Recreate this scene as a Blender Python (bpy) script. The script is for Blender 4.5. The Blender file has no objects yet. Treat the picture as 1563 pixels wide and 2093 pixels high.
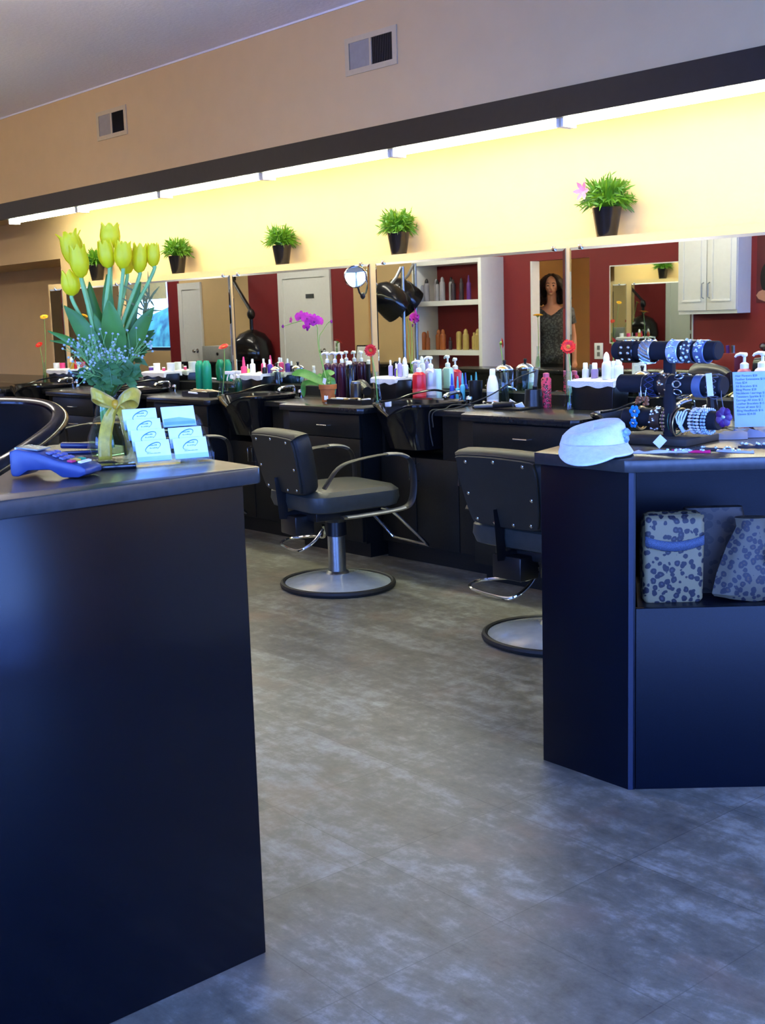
EXPO = 0.9; SKY = 13.0; WSILL = .12; TUBE = 24; FILL = 12.0
FILL_XY = [(-5.5, 2.2), (-8.5, 2.2), (-11.5, 2.2), (-14.5, 2.2), (-6.95, 0.1)]  # places of the added, unseen fill lights; the last is in the back room
import bpy, bmesh, math, random
from mathutils import Vector, Matrix, Euler
random.seed(7)
PI = math.pi
sc = bpy.context.scene
COL = sc.collection

# ---------------------------------------------------------------- camera frame
FPX, CX, CY, CAMH = 2456.91, 781.5, 1046.5, 1.38
RC = Matrix(((0.66736364, -0.09928593, 0.73808406),
             (0.74410649, 0.12950841, -0.65538776),
             (-0.03051731, 0.98659509, 0.1603085)))
CAM = Vector((0, 0, CAMH))
FWD = Vector((-0.738, 0.655, 0)).normalized()

def ray(px, py):
    return RC @ Vector((px - CX, CY - py, -FPX))

def at(px, py, axis, val):                     # point of the room on the plane axis = val
    d = ray(px, py)
    return CAM + d * ((val - CAM[axis]) / d[axis])

def face(px, py, P):                           # on the upright plane through P that faces the room's entrance
    d = ray(px, py)
    P = Vector(P)
    return CAM + d * ((P - CAM).dot(FWD) / d.dot(FWD))

W = 5.06                                        # mirror plane
def mir(px, py, y):                             # a place on the opposite side, seen in the mirrors
    r = at(px, py, 1, 2 * W - y)
    r.y = y
    return r

# ---------------------------------------------------------------- mesh builder
class MB:
    def __init__(s):
        s.v = []; s.f = []; s.m = None
    def add(s, vs, fs):
        n = len(s.v)
        if s.m is not None:
            vs = [s.m @ Vector(p) for p in vs]
        s.v += [tuple(p) for p in vs]
        s.f += [tuple(i + n for i in f) for f in fs]
        return s
    def at(s, loc=(0, 0, 0), rot=(0, 0, 0), sca=(1, 1, 1)):
        s.m = Matrix.LocRotScale(Vector(loc), Euler(rot), Vector(sca))
        return s
    def box(s, a, b):
        x0, y0, z0 = a; x1, y1, z1 = b
        x0, x1 = min(x0, x1), max(x0, x1); y0, y1 = min(y0, y1), max(y0, y1); z0, z1 = min(z0, z1), max(z0, z1)
        return s.add([(x0, y0, z0), (x1, y0, z0), (x1, y1, z0), (x0, y1, z0), (x0, y0, z1), (x1, y0, z1), (x1, y1, z1), (x0, y1, z1)],
                     [(3, 2, 1, 0), (4, 5, 6, 7), (0, 1, 5, 4), (1, 2, 6, 5), (2, 3, 7, 6), (3, 0, 4, 7)])
    def cb(s, c, d):
        return s.box([c[i] - d[i] / 2 for i in range(3)], [c[i] + d[i] / 2 for i in range(3)])
    def prism(s, poly, z0, z1):
        n = len(poly)
        ar = sum(poly[i][0] * poly[(i + 1) % n][1] - poly[(i + 1) % n][0] * poly[i][1] for i in range(n))
        if ar < 0: poly = poly[::-1]
        vs = [(p[0], p[1], z0) for p in poly] + [(p[0], p[1], z1) for p in poly]
        fs = [tuple(range(n))[::-1], tuple(range(n, 2 * n))] + [(i, (i + 1) % n, n + (i + 1) % n, n + i) for i in range(n)]
        return s.add(vs, fs)
    def loft(s, rings, cap0=True, cap1=True, closed=True):
        n = len(rings[0]); vs = [p for r in rings for p in r]; fs = []
        for k in range(len(rings) - 1):
            for i in range(n if closed else n - 1):
                j = (i + 1) % n
                fs.append((k * n + i, k * n + j, (k + 1) * n + j, (k + 1) * n + i))
        if closed and cap0: fs.append(tuple(range(n))[::-1])
        if closed and cap1: fs.append(tuple((len(rings) - 1) * n + i for i in range(n)))
        return s.add(vs, fs)
    def lathe(s, prof, n=20, sx=1, sy=1):
        rings = [[(r * sx * math.cos(2 * PI * i / n), r * sy * math.sin(2 * PI * i / n), z) for i in range(n)] for r, z in prof]
        return s.loft(rings, prof[0][0] > 1e-6, prof[-1][0] > 1e-6)
    def ell(s, c, r, n=12, m=8):
        if not hasattr(r, '__len__'): r = (r, r, r)
        rings = []
        for k in range(m + 1):
            t = -PI / 2 + PI * k / m
            q = max(math.cos(t), 1e-3)
            rings.append([(c[0] + r[0] * q * math.cos(2 * PI * i / n), c[1] + r[1] * q * math.sin(2 * PI * i / n), c[2] + r[2] * math.sin(t)) for i in range(n)])
        return s.loft(rings)
    def tube(s, pts, r, n=8, flat=None, closed=False):
        pts = [Vector(p) for p in pts]; L = len(pts)
        rs = r if hasattr(r, '__len__') else [r] * L
        rings = []; up = None
        for k in range(L):
            if closed: t = pts[(k + 1) % L] - pts[k - 1]
            else: t = pts[min(k + 1, L - 1)] - pts[max(k - 1, 0)]
            t.normalize()
            if up is None:
                up = Vector((0, 0, 1)) if abs(t.z) < .9 else Vector((1, 0, 0))
            u = up - t * up.dot(t)
            if u.length < 1e-4: u = t.orthogonal()
            u.normalize(); w = t.cross(u); up = u
            fu, fw = flat or (1, 1)
            rings.append([tuple(pts[k] + (u * fu * math.cos(2 * PI * i / n) + w * fw * math.sin(2 * PI * i / n)) * rs[k]) for i in range(n)])
        if closed:
            rings.append(rings[0]); return s.loft(rings, False, False)
        return s.loft(rings)
    def torus(s, R, r, n=24, m=8, rz=None, sx=1):
        rings = []
        for k in range(n + 1):
            a = 2 * PI * k / n
            rings.append([((R + r * math.cos(2 * PI * i / m)) * math.cos(a) * sx, (R + r * math.cos(2 * PI * i / m)) * math.sin(a), (rz or r) * math.sin(2 * PI * i / m)) for i in range(m)])
        return s.loft(rings, False, False)
    def blade(s, pts, ws, nrm, fold=.25, th=0):
        # leaf with a keel along pts
        pts = [Vector(p) for p in pts]; nrm = Vector(nrm); rows = []
        for k, p in enumerate(pts):
            t = (pts[min(k + 1, len(pts) - 1)] - pts[max(k - 1, 0)]).normalized()
            side = t.cross(nrm)
            if side.length < 1e-4: side = t.orthogonal()
            side.normalize(); w = ws[k]; nn = side.cross(t).normalized()
            rows.append([tuple(p - side * w + nn * w * fold), tuple(p), tuple(p + side * w + nn * w * fold)])
        return s.loft(rows, closed=False)

def spline(pts, n=6):
    P = [Vector(p) for p in pts]; P = [P[0] * 2 - P[1]] + P + [P[-1] * 2 - P[-2]]; out = []
    for k in range(1, len(P) - 2):
        for i in range(n):
            t = i / n; a, b, c, d = P[k - 1:k + 3]
            out.append(.5 * ((2 * b) + (c - a) * t + (2 * a - 5 * b + 4 * c - d) * t * t + (3 * b - a - 3 * c + d) * t ** 3))
    out.append(P[-2].copy())
    return out

def obj(name, mb, mat, parent=None, loc=None, bev=0, seg=2, smooth=True, ang=35, kind=None, label=None, rot=None, sub=0):
    me = bpy.data.meshes.new(name)
    me.from_pydata(mb.v, [], mb.f)
    bm = bmesh.new(); bm.from_mesh(me)
    bmesh.ops.recalc_face_normals(bm, faces=bm.faces)
    if bev:
        es = [e for e in bm.edges if len(e.link_faces) == 2 and e.calc_face_angle(0) > .5]
        bmesh.ops.bevel(bm, geom=es, offset=bev, segments=seg, profile=.5, affect='EDGES', clamp_overlap=True)
    bm.to_mesh(me); bm.free()
    if smooth:
        me.shade_smooth(); me.set_sharp_from_angle(angle=math.radians(ang))
    me.materials.append(mat)
    o = bpy.data.objects.new(name, me); COL.objects.link(o)
    if parent: o.parent = parent
    if loc is not None: o.location = loc
    if rot is not None: o.rotation_euler = rot
    if sub:
        md = o.modifiers.new('s', 'SUBSURF'); md.levels = sub; md.render_levels = sub
    if kind: o['kind'] = kind
    if label: o['label'] = label
    return o

def tag(o, label, cat, group=None):
    o['label'] = label; o['category'] = cat
    if group: o['group'] = group
    return o

def thing(name, label, cat, loc=(0, 0, 0), rz=0, group=None):
    o = bpy.data.objects.new(name, None); o.empty_display_size = .05; COL.objects.link(o)
    o.location = loc; o.rotation_euler = (0, 0, rz)
    return tag(o, label, cat, group)

KIDS = {}
def copy_tree(o, parent=None):
    c = o.copy(); COL.objects.link(c); c.parent = parent
    for ch in [x for x in bpy.data.objects if x.parent == o]:
        copy_tree(ch, c)
    return c
def dup(o, label, loc=None, rz=None, group=None):
    c = copy_tree(o)
    c['label'] = label
    if loc is not None: c.location = loc
    if rz is not None: c.rotation_euler = (0, 0, rz)
    if group: c['group'] = group
    return c

def struct(name, mb, mat, **k):
    return obj(name, mb, mat, kind='structure', smooth=False, **k)

def lettering(name, txt, size, mat, parent, loc, rot, ext=.0004, align='LEFT', space=1.0):
    cu = bpy.data.curves.new(name, 'FONT'); cu.body = txt; cu.size = size; cu.extrude = ext; cu.align_x = align; cu.space_line = space
    cu.resolution_u = 2
    t = bpy.data.objects.new(name, cu); COL.objects.link(t)
    dg = bpy.context.evaluated_depsgraph_get()
    me = bpy.data.meshes.new_from_object(t.evaluated_get(dg))
    bpy.data.objects.remove(t); bpy.data.curves.remove(cu)
    me.materials.clear(); me.materials.append(mat)
    o = bpy.data.objects.new(name, me); COL.objects.link(o); o.parent = parent; o.location = loc; o.rotation_euler = rot
    return o

# ---------------------------------------------------------------- materials
def mat(name, col, rough=.5, metal=0, var=.06, scale=30, bump=0, bscale=80, spec=.5, trans=0, ior=1.45, emit=None, es=0, coat=0, sss=0, alpha=1, sheen=0):
    m = bpy.data.materials.new(name); m.use_nodes = True
    nt = m.node_tree; b = nt.nodes['Principled BSDF']
    b.inputs['Roughness'].default_value = rough; b.inputs['Metallic'].default_value = metal
    b.inputs['Specular IOR Level'].default_value = spec; b.inputs['IOR'].default_value = ior
    b.inputs['Transmission Weight'].default_value = trans; b.inputs['Coat Weight'].default_value = coat
    b.inputs['Alpha'].default_value = alpha
    if sss: b.inputs['Subsurface Weight'].default_value = sss; b.inputs['Subsurface Radius'].default_value = (.01, .01, .004)
    if sheen: b.inputs['Sheen Weight'].default_value = sheen
    tc = nt.nodes.new('ShaderNodeTexCoord'); nz = nt.nodes.new('ShaderNodeTexNoise')
    nz.inputs['Scale'].default_value = scale; nz.inputs['Detail'].default_value = 4
    nt.links.new(tc.outputs['Object'], nz.inputs['Vector'])
    rp = nt.nodes.new('ShaderNodeValToRGB')
    c = Vector(col[:3])
    rp.color_ramp.elements[0].position = .3; rp.color_ramp.elements[1].position = .7
    rp.color_ramp.elements[0].color = (*[max(0, x * (1 - var)) for x in c], 1)
    rp.color_ramp.elements[1].color = (*[min(1, x * (1 + var)) for x in c], 1)
    nt.links.new(nz.outputs['Fac'], rp.inputs['Fac'])
    nt.links.new(rp.outputs['Color'], b.inputs['Base Color'])
    if bump:
        n2 = nt.nodes.new('ShaderNodeTexNoise'); n2.inputs['Scale'].default_value = bscale; n2.inputs['Detail'].default_value = 3
        nt.links.new(tc.outputs['Object'], n2.inputs['Vector'])
        bp = nt.nodes.new('ShaderNodeBump'); bp.inputs['Strength'].default_value = bump; bp.inputs['Distance'].default_value = .01
        nt.links.new(n2.outputs['Fac'], bp.inputs['Height']); nt.links.new(bp.outputs['Normal'], b.inputs['Normal'])
    if emit:
        b.inputs['Emission Color'].default_value = (*emit, 1); b.inputs['Emission Strength'].default_value = es
    return m

M = {}
M['wall'] = mat('wall_cream', (.70, .50, .25), .75, var=.02, scale=6, bump=.08, bscale=60)
M['ceil'] = mat('ceiling_white', (.87, .86, .89), .9, var=.02, bump=.3, bscale=45)
M['red'] = mat('wall_red', (.22, .018, .022), .55, var=.03, scale=8)
M['white'] = mat('white_paint', (.78, .80, .78), .4, var=.02)
M['fascia'] = mat('fascia_black', (.012, .008, .006), .5, var=.2)
M['black'] = mat('black_laminate', (.007, .008, .008), .42, var=.25, scale=90, spec=.35)
M['top'] = mat('black_worktop', (.014, .015, .016), .22, var=.2, scale=60)
M['desk'] = mat('desk_laminate', (.0005, .0015, .0040), .16, var=.3, scale=200, spec=.28)
M['desk2'] = mat('display_laminate', (.0010, .0026, .0070), .34, var=.35, scale=260, spec=.2)
M['desktop'] = mat('desk_top', (.030, .031, .031), .26, var=.15, scale=40)
M['vinyl'] = mat('black_vinyl', (.010, .011, .011), .48, var=.15, bump=.06, bscale=200)
M['seat'] = mat('seat_vinyl', (.030, .036, .034), .42, var=.12, bump=.08, bscale=200)
M['plastic'] = mat('black_plastic', (.008, .008, .009), .3, var=.1)
M['rubber'] = mat('black_rubber', (.008, .009, .009), .6, var=.1)
M['chrome'] = mat('chrome', (.72, .74, .76), .12, 1, var=.03)
M['steel'] = mat('brushed_steel', (.36, .39, .40), .32, 1, var=.08, scale=60)
M['greyband'] = mat('grey_metal', (.22, .23, .23), .45, .6, var=.08)
M['dome'] = mat('grey_base', (.40, .46, .47), .16, .2, var=.08, scale=20)
M['mirror'] = mat('mirror', (.80, .85, .80), .01, 1, var=.0)
M['lamp'] = mat('lamp_lens', (.9, .9, .86), .4, emit=(.97, 1, .74), es=TUBE)
M['lampw'] = mat('lamp_body', (.85, .85, .8), .4)
M['towel'] = mat('white_towel', (.86, .88, .88), .95, bump=.8, bscale=250)
M['wp'] = mat('white_plastic', (.85, .87, .86), .3)
M['paper'] = mat('white_paper', (.84, .87, .88), .7, var=.02)
M['ink'] = mat('grey_ink', (.10, .22, .26), .7, var=.1)
M['stem'] = mat('stem_green', (.24, .42, .10), .5, var=.15)
M['gerb'] = mat('gerbera_red', (.62, .008, .006), .5, var=.2, scale=60)
M['gerby'] = mat('gerbera_yellow', (.85, .42, .006), .5, var=.15, scale=60)
M['gcent'] = mat('gerbera_centre', (.45, .16, .02), .7, var=.4, scale=200)
M['ribbon'] = mat('yellow_ribbon', (.66, .44, .03), .35, var=.25, scale=60, sheen=.3, alpha=.85)
M['baby'] = mat('baby_breath', (.40, .43, .33), .7, var=.1)
M['pot'] = mat('pot_black', (.012, .010, .010), .22, var=.1)
M['terra'] = mat('terracotta', (.46, .14, .035), .7, var=.12, scale=40)
M['orchidd'] = mat('orchid_throat', (.22, .006, .20), .5, var=.2)
M['orleaf'] = mat('orchid_leaf', (.06, .22, .03), .35, var=.2, scale=30)
M['brown'] = mat('brown_hair', (.016, .008, .006), .45, var=.4, scale=40)
M['skin'] = mat('skin', (.50, .24, .15), .5, var=.05)
M['gold'] = mat('gold_metal', (.60, .42, .18), .3, .8, var=.15)
M['vent'] = mat('vent_cream', (.62, .50, .30), .6, var=.03)
M['ventl'] = mat('vent_louvre', (.36, .31, .235), .55, var=.05)
M['dark'] = mat('dark_void', (.012, .010, .009), .8)
M['navy'] = mat('navy_velvet', (.005, .006, .012), .8, var=.15)
M['silver'] = mat('silver', (.62, .66, .72), .22, 1, var=.15, scale=120)
M['gem'] = mat('crystal', (.55, .66, .85), .05, .6, var=.5, scale=200)
M['purple'] = mat('purple_petal', (.07, .015, .14), .4, var=.3)
M['turq'] = mat('turquoise', (.005, .22, .55), .3, var=.3, scale=100)
M['leather'] = mat('brown_leather', (.05, .025, .015), .5, var=.3, scale=80)
M['hat'] = mat('pale_denim', (.70, .80, .86), .85, var=.08, scale=60, bump=.3, bscale=250)
M['hatb'] = mat('denim_print', (.25, .40, .72), .85, var=.5, scale=90)
M['ground'] = mat('pavement', (.45, .45, .45), .9)
M['hedge'] = mat('hedge_green', (.03, .10, .035), .9, var=.8, scale=4)
M['wood'] = mat('tray_wood', (.58, .48, .30), .6, var=.15)

def thin_glass(name, tint, ior=1.45, rough=.01):
    m = bpy.data.materials.new(name); m.use_nodes = True; nt = m.node_tree; nt.nodes.remove(nt.nodes['Principled BSDF'])
    out = nt.nodes['Material Output']; tr = nt.nodes.new('ShaderNodeBsdfTransparent'); gl = nt.nodes.new('ShaderNodeBsdfGlossy'); fr = nt.nodes.new('ShaderNodeFresnel'); mx = nt.nodes.new('ShaderNodeMixShader')
    tc = nt.nodes.new('ShaderNodeTexCoord'); nz = nt.nodes.new('ShaderNodeTexNoise'); nz.inputs['Scale'].default_value = 20; rp = nt.nodes.new('ShaderNodeValToRGB')
    rp.color_ramp.elements[0].color = (*[x * .97 for x in tint], 1); rp.color_ramp.elements[1].color = (*tint, 1)
    nt.links.new(tc.outputs['Object'], nz.inputs['Vector']); nt.links.new(nz.outputs['Fac'], rp.inputs['Fac']); nt.links.new(rp.outputs['Color'], tr.inputs['Color'])
    gl.inputs['Roughness'].default_value = rough; fr.inputs['IOR'].default_value = ior
    ge = nt.nodes.new('ShaderNodeNewGeometry'); sb = nt.nodes.new('ShaderNodeMath'); sb.operation = 'SUBTRACT'; sb.inputs[0].default_value = 1; ml = nt.nodes.new('ShaderNodeMath'); ml.operation = 'MULTIPLY'
    nt.links.new(ge.outputs['Backfacing'], sb.inputs[1]); nt.links.new(sb.outputs[0], ml.inputs[0]); nt.links.new(fr.outputs[0], ml.inputs[1])
    nt.links.new(ml.outputs[0], mx.inputs[0]); nt.links.new(tr.outputs[0], mx.inputs[1]); nt.links.new(gl.outputs[0], mx.inputs[2]); nt.links.new(mx.outputs[0], out.inputs['Surface'])
    return m
M['glass'] = thin_glass('clear_glass', (.93, .97, .95))
M['acryl'] = thin_glass('clear_acrylic', (.86, .93, .98))
M['water'] = thin_glass('jar_water', (.72, .86, .78), 1.2)
M['pane'] = thin_glass('window_pane', (.97, .98, .98), 1.3)
def petal_mat(name, col, tcol, fac, var=.15, scale=25):
    m = mat(name, col, .45, var=var, scale=scale); nt = m.node_tree; b = nt.nodes['Principled BSDF']; out = nt.nodes['Material Output']
    t = nt.nodes.new('ShaderNodeBsdfTranslucent'); t.inputs['Color'].default_value = (*tcol, 1); mx = nt.nodes.new('ShaderNodeMixShader'); mx.inputs[0].default_value = fac
    nt.links.new(b.outputs[0], mx.inputs[1]); nt.links.new(t.outputs[0], mx.inputs[2]); nt.links.new(mx.outputs[0], out.inputs['Surface'])
    return m
M['tulip'] = petal_mat('tulip_yellow', (1.0, .80, .010), (1.0, .86, .015), .4, .08)
M['leaf'] = petal_mat('tulip_leaf', (.10, .24, .03), (.25, .45, .04), .25, .25, 14)
M['leaf2'] = petal_mat('fern_leaf', (.06, .15, .035), (.15, .30, .04), .2, .4)
M['orchid'] = petal_mat('orchid_magenta', (.52, .03, .42), (.7, .05, .55), .3, .25, 50)
M['grass'] = petal_mat('plant_green', (.06, .19, .010), (.22, .42, .02), .3, .5, 40)

def floor_mat():
    m = bpy.data.materials.new('floor_vinyl_tile'); m.use_nodes = True; nt = m.node_tree; b = nt.nodes['Principled BSDF']
    tc = nt.nodes.new('ShaderNodeTexCoord')
    mp = nt.nodes.new('ShaderNodeMapping'); mp.inputs['Rotation'].default_value = (0, 0, math.radians(2))
    nt.links.new(tc.outputs['Object'], mp.inputs['Vector'])
    br = nt.nodes.new('ShaderNodeTexBrick'); br.offset = 0; br.inputs['Scale'].default_value = 1
    br.inputs['Brick Width'].default_value = .457; br.inputs['Row Height'].default_value = .457; br.inputs['Mortar Size'].default_value = .0016
    br.inputs['Color1'].default_value = (.42, .42, .42, 1); br.inputs['Color2'].default_value = (.58, .58, .58, 1); br.inputs['Mortar'].default_value = (.25, .25, .25, 1)
    nt.links.new(mp.outputs['Vector'], br.inputs['Vector'])
    # streaky stone: stretched noise, alternated by tile tone
    m2 = nt.nodes.new('ShaderNodeMapping'); m2.inputs['Rotation'].default_value = (0, 0, math.radians(35)); m2.inputs['Scale'].default_value = (1.6, 5.5, 1)
    nt.links.new(tc.outputs['Object'], m2.inputs['Vector'])
    n1 = nt.nodes.new('ShaderNodeTexNoise'); n1.inputs['Scale'].default_value = 1.3; n1.inputs['Detail'].default_value = 9; n1.inputs['Roughness'].default_value = .72; n1.inputs['Distortion'].default_value = .8
    nt.links.new(m2.outputs['Vector'], n1.inputs['Vector'])
    n2 = nt.nodes.new('ShaderNodeTexNoise'); n2.inputs['Scale'].default_value = 14; n2.inputs['Detail'].default_value = 8; n2.inputs['Roughness'].default_value = .75
    nt.links.new(tc.outputs['Object'], n2.inputs['Vector'])
    r = nt.nodes.new('ShaderNodeValToRGB'); e = r.color_ramp.elements
    e[0].position = .33; e[0].color = (.056, .051, .038, 1); e[1].position = .66; e[1].color = (.32, .325, .275, 1)
    k = e.new(.5); k.color = (.138, .134, .100, 1)
    mx = nt.nodes.new('ShaderNodeMix'); mx.data_type = 'FLOAT'; mx.inputs['Factor'].default_value = .5
    nt.links.new(n1.outputs['Fac'], mx.inputs[2]); nt.links.new(n2.outputs['Fac'], mx.inputs[3])
    ad = nt.nodes.new('ShaderNodeMath'); ad.operation = 'MULTIPLY_ADD'; ad.inputs[1].default_value = .35; ad.inputs[2].default_value = -.175
    nt.links.new(br.outputs['Color'], ad.inputs[0])
    a2 = nt.nodes.new('ShaderNodeMath'); a2.operation = 'ADD'
    nt.links.new(ad.outputs[0], a2.inputs[0]); nt.links.new(mx.outputs[0], a2.inputs[1])
    nt.links.new(a2.outputs[0], r.inputs['Fac'])
    n3 = nt.nodes.new('ShaderNodeTexNoise'); n3.inputs['Scale'].default_value = 3.2; n3.inputs['Detail'].default_value = 5
    nt.links.new(tc.outputs['Object'], n3.inputs['Vector'])
    r3 = nt.nodes.new('ShaderNodeValToRGB'); r3.color_ramp.elements[0].position = .55; r3.color_ramp.elements[1].position = .75
    r3.color_ramp.elements[0].color = (0, 0, 0, 1); r3.color_ramp.elements[1].color = (.45, .45, .45, 1)
    nt.links.new(n3.outputs['Fac'], r3.inputs['Fac'])
    m3 = nt.nodes.new('ShaderNodeMix'); m3.data_type = 'RGBA'
    nt.links.new(r3.outputs['Color'], m3.inputs[0]); nt.links.new(r.outputs['Color'], m3.inputs[6]); m3.inputs[7].default_value = (.27, .17, .11, 1)
    nt.links.new(m3.outputs[2], b.inputs['Base Color'])
    b.inputs['Roughness'].default_value = .42
    bp = nt.nodes.new('ShaderNodeBump'); bp.inputs['Strength'].default_value = .08; bp.inputs['Distance'].default_value = .004
    nt.links.new(n2.outputs['Fac'], bp.inputs['Height']); nt.links.new(bp.outputs['Normal'], b.inputs['Normal'])
    return m
M['floor'] = floor_mat()

def leopard(name, base, spot, ring, sc_=38):
    m = bpy.data.materials.new(name); m.use_nodes = True; nt = m.node_tree; b = nt.nodes['Principled BSDF']
    tc = nt.nodes.new('ShaderNodeTexCoord'); nz = nt.nodes.new('ShaderNodeTexNoise'); nz.inputs['Scale'].default_value = 40
    nt.links.new(tc.outputs['Object'], nz.inputs['Vector'])
    mx = nt.nodes.new('ShaderNodeMix'); mx.data_type = 'VECTOR'; mx.inputs['Factor'].default_value = .012
    nt.links.new(tc.outputs['Object'], mx.inputs[4]); nt.links.new(nz.outputs['Color'], mx.inputs[5])
    v = nt.nodes.new('ShaderNodeTexVoronoi'); v.inputs['Scale'].default_value = sc_
    nt.links.new(mx.outputs[1], v.inputs['Vector'])
    r = nt.nodes.new('ShaderNodeValToRGB'); r.color_ramp.interpolation = 'CONSTANT'; e = r.color_ramp.elements
    e[0].position = 0; e[0].color = (*ring, 1); e[1].position = .17; e[1].color = (*spot, 1); k = e.new(.475); k.color = (*base, 1)
    nt.links.new(v.outputs['Distance'], r.inputs['Fac']); nt.links.new(r.outputs['Color'], b.inputs['Base Color'])
    b.inputs['Roughness'].default_value = .6
    return m
M['leo'] = leopard('leopard_cream', (.17, .135, .065), (.007, .007, .014), (.035, .03, .04), 52)
M['leob'] = leopard('leopard_brown', (.035, .022, .014), (.008, .005, .004), (.02, .012, .008))
M['leom'] = leopard('leopard_mixed', (.085, .068, .04), (.008, .008, .016), (.05, .028, .016), 55)
def blouse_mat():
    m = leopard('patterned_blouse', (.010, .012, .014), (.055, .065, .068), (.006, .007, .009), 45)
    return m
M['blouse'] = blouse_mat()
def colmat(name, c, rough=.3, **k):
    if name not in M: M[name] = mat(name, c, rough, **k)
    return M[name]
# ---------------------------------------------------------------- camera, sky
cd = bpy.data.cameras.new('camera'); cam = bpy.data.objects.new('camera', cd); COL.objects.link(cam)
cd.sensor_fit = 'VERTICAL'; cd.sensor_height = 24; cd.lens = 24 * FPX / 2093; cd.clip_start = .05
cam.matrix_world = Matrix.Translation(CAM) @ RC.to_4x4()
sc.camera = cam
sc.view_settings.view_transform = 'Standard'; sc.view_settings.look = 'None'; sc.view_settings.gamma = 1
sc.view_settings.exposure = EXPO
wd = bpy.data.worlds.new('sky'); sc.world = wd; wd.use_nodes = True
nt = wd.node_tree; bg = nt.nodes['Background']
tc = nt.nodes.new('ShaderNodeTexCoord'); sx = nt.nodes.new('ShaderNodeSeparateXYZ'); rp = nt.nodes.new('ShaderNodeValToRGB')
nt.links.new(tc.outputs['Generated'], sx.inputs[0]); nt.links.new(sx.outputs['Z'], rp.inputs['Fac'])
e = rp.color_ramp.elements
e[0].position = 0; e[0].color = (.185, .355, 1, 1); e[1].position = .6; e[1].color = (.10, .23, 1, 1)
nt.links.new(rp.outputs['Color'], bg.inputs['Color']); bg.inputs['Strength'].default_value = SKY

# ---------------------------------------------------------------- room shell
XR, XL, YF, YB, ZC = 2.6, -19.0, -3.2, 5.24, 3.13
YO = 1.0                                        # opposite wall
struct('floor', MB().box((XL - .1, YO - .1, -.1), (XR + .12, 6.1, 0)).box((-4.3, YF - .12, -.1), (XR + .12, YO - .1, 0)).box((-9.3, -1.1, -.1), (-6.2, YO - .1, 0)), M['floor'])
struct('ceiling', MB().box((XL - .1, YO - .1, ZC), (XR + .12, 6.1, ZC + .1)).box((-4.3, YF - .12, ZC), (XR + .12, YO - .1, ZC + .1)), M['ceil'])
# mirror side: wall with a recess at its far left
b = MB(); b.box((XL, YB, 1.985), (XR, YB + .12, ZC)); b.box((-10.17, YB, 0), (XR, YB + .12, 1.985)); b.box((XL, YB, 0), (-10.17, YB + .12, .86))
struct('wall_back', b, M['wall'])
b = MB(); b.box((XL, 5.9, .7), (-10.0, 6.0, 2.1)); b.box((XL, YB + .12, 1.985), (-10.17, 5.9, 2.1)); b.box((-10.17, YB + .12, .7), (-10.05, 5.9, 2.1)); b.box((XL, YB + .12, .7), (-10.17, 5.9, .86))
struct('wall_recess', b, M['wall'])
struct('wall_ledge', MB().box((-10.10, W + .008, .0), (XR, YB - .001, 1.752)), M['wall'])
struct('wall_soffit', MB().box((XL, 4.68, 2.36), (XR, YB - .001, ZC - .001)), M['wall'])
struct('trim_1', MB().box((XL, 4.65, 2.298), (XR, 4.679, 2.432)), M['fascia'])
struct('trim_2', MB().box((XL, 4.672, ZC - .012), (XR, 4.679, ZC - .001)), M['ceil'])
struct('wall_left', MB().box((XL - .1, YO - .1, 0), (XL, 6.1, ZC)), M['wall'])
# opposite side, painted in turn red and cream, with openings
HC = []
xd0, xd1 = -7.96, -7.24                           # doorway
b = MB()
for x0, x1, z0 in ((-12.70, -10.65, 0), (-9.42, xd0, 0), (xd1, -4.2, 0), (xd0, xd1, 1.87), (-14.62, -14.31, 0)):
    b.box((x0, YO - .1, z0), (x1, YO, 2.3))
struct('wall_front_red', b, M['red'])
b = MB()
for x0, x1, z0, z1 in ((-14.31, -12.70, 0, 2.3), (-10.65, -9.42, 0, 2.3), (-15.8, -4.2, 3.0, ZC), (-15.8, -4.2, 2.3, 3.0), (XL, -15.8, 0, ZC), (-15.8, -14.62, 2.12, 2.3), (-15.8, -14.62, 0, 1.0)):
    b.box((x0, YO - .1, z0), (x1, YO, z1))
struct('wall_front', b, M['wall'])
b = MB(); b.box((-9.2, -1.1, 0), (-6.3, -1.0, 2.29)); b.box((-6.3, -1.1, 0), (-6.2, YO - .1, 2.29)); b.box((-9.3, -1.1, 0), (-9.2, YO - .1, 2.29)); b.box((-9.3, -1.1, 2.29), (-6.2, YO - .1, 2.35)); struct('wall_backroom', b, M['wall'])
struct('wall_jog', MB().box((-4.3, YF, 0), (-4.2, YO - .1, ZC)), M['wall'])
# shop front with big panes behind and to the right of the entrance
def pierced(axis, c, t, lo, hi, holes, z1=ZC):
    b = MB(); cur = lo
    def bb(a0, a1, q0, q1):
        if axis == 0: b.box((c, a0, q0), (c + t, a1, q1))
        else: b.box((a0, c, q0), (a1, c + t, q1))
    for a0, a1, q0, q1 in holes:
        bb(cur, a0, 0, z1); bb(a0, a1, 0, q0); bb(a0, a1, q1, z1); cur = a1
    bb(cur, hi, 0, z1)
    return b
HR = [(-2.7, -.9, WSILL, 2.55), (-.75, 1.05, WSILL, 2.55), (1.2, 3.05, WSILL, 2.55), (3.3, 4.15, .1, 2.2)]
HF = [(-3.9, -2.1, .35, 2.55), (-1.9, .1, .35, 2.55), (.3, 2.3, .35, 2.55)]
struct('wall_right', pierced(0, XR, .12, YF, 6.1, HR), M['wall'])
struct('wall_entrance', pierced(1, YF - .12, .12, -4.3, XR + .12, HF), M['wall'])
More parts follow.
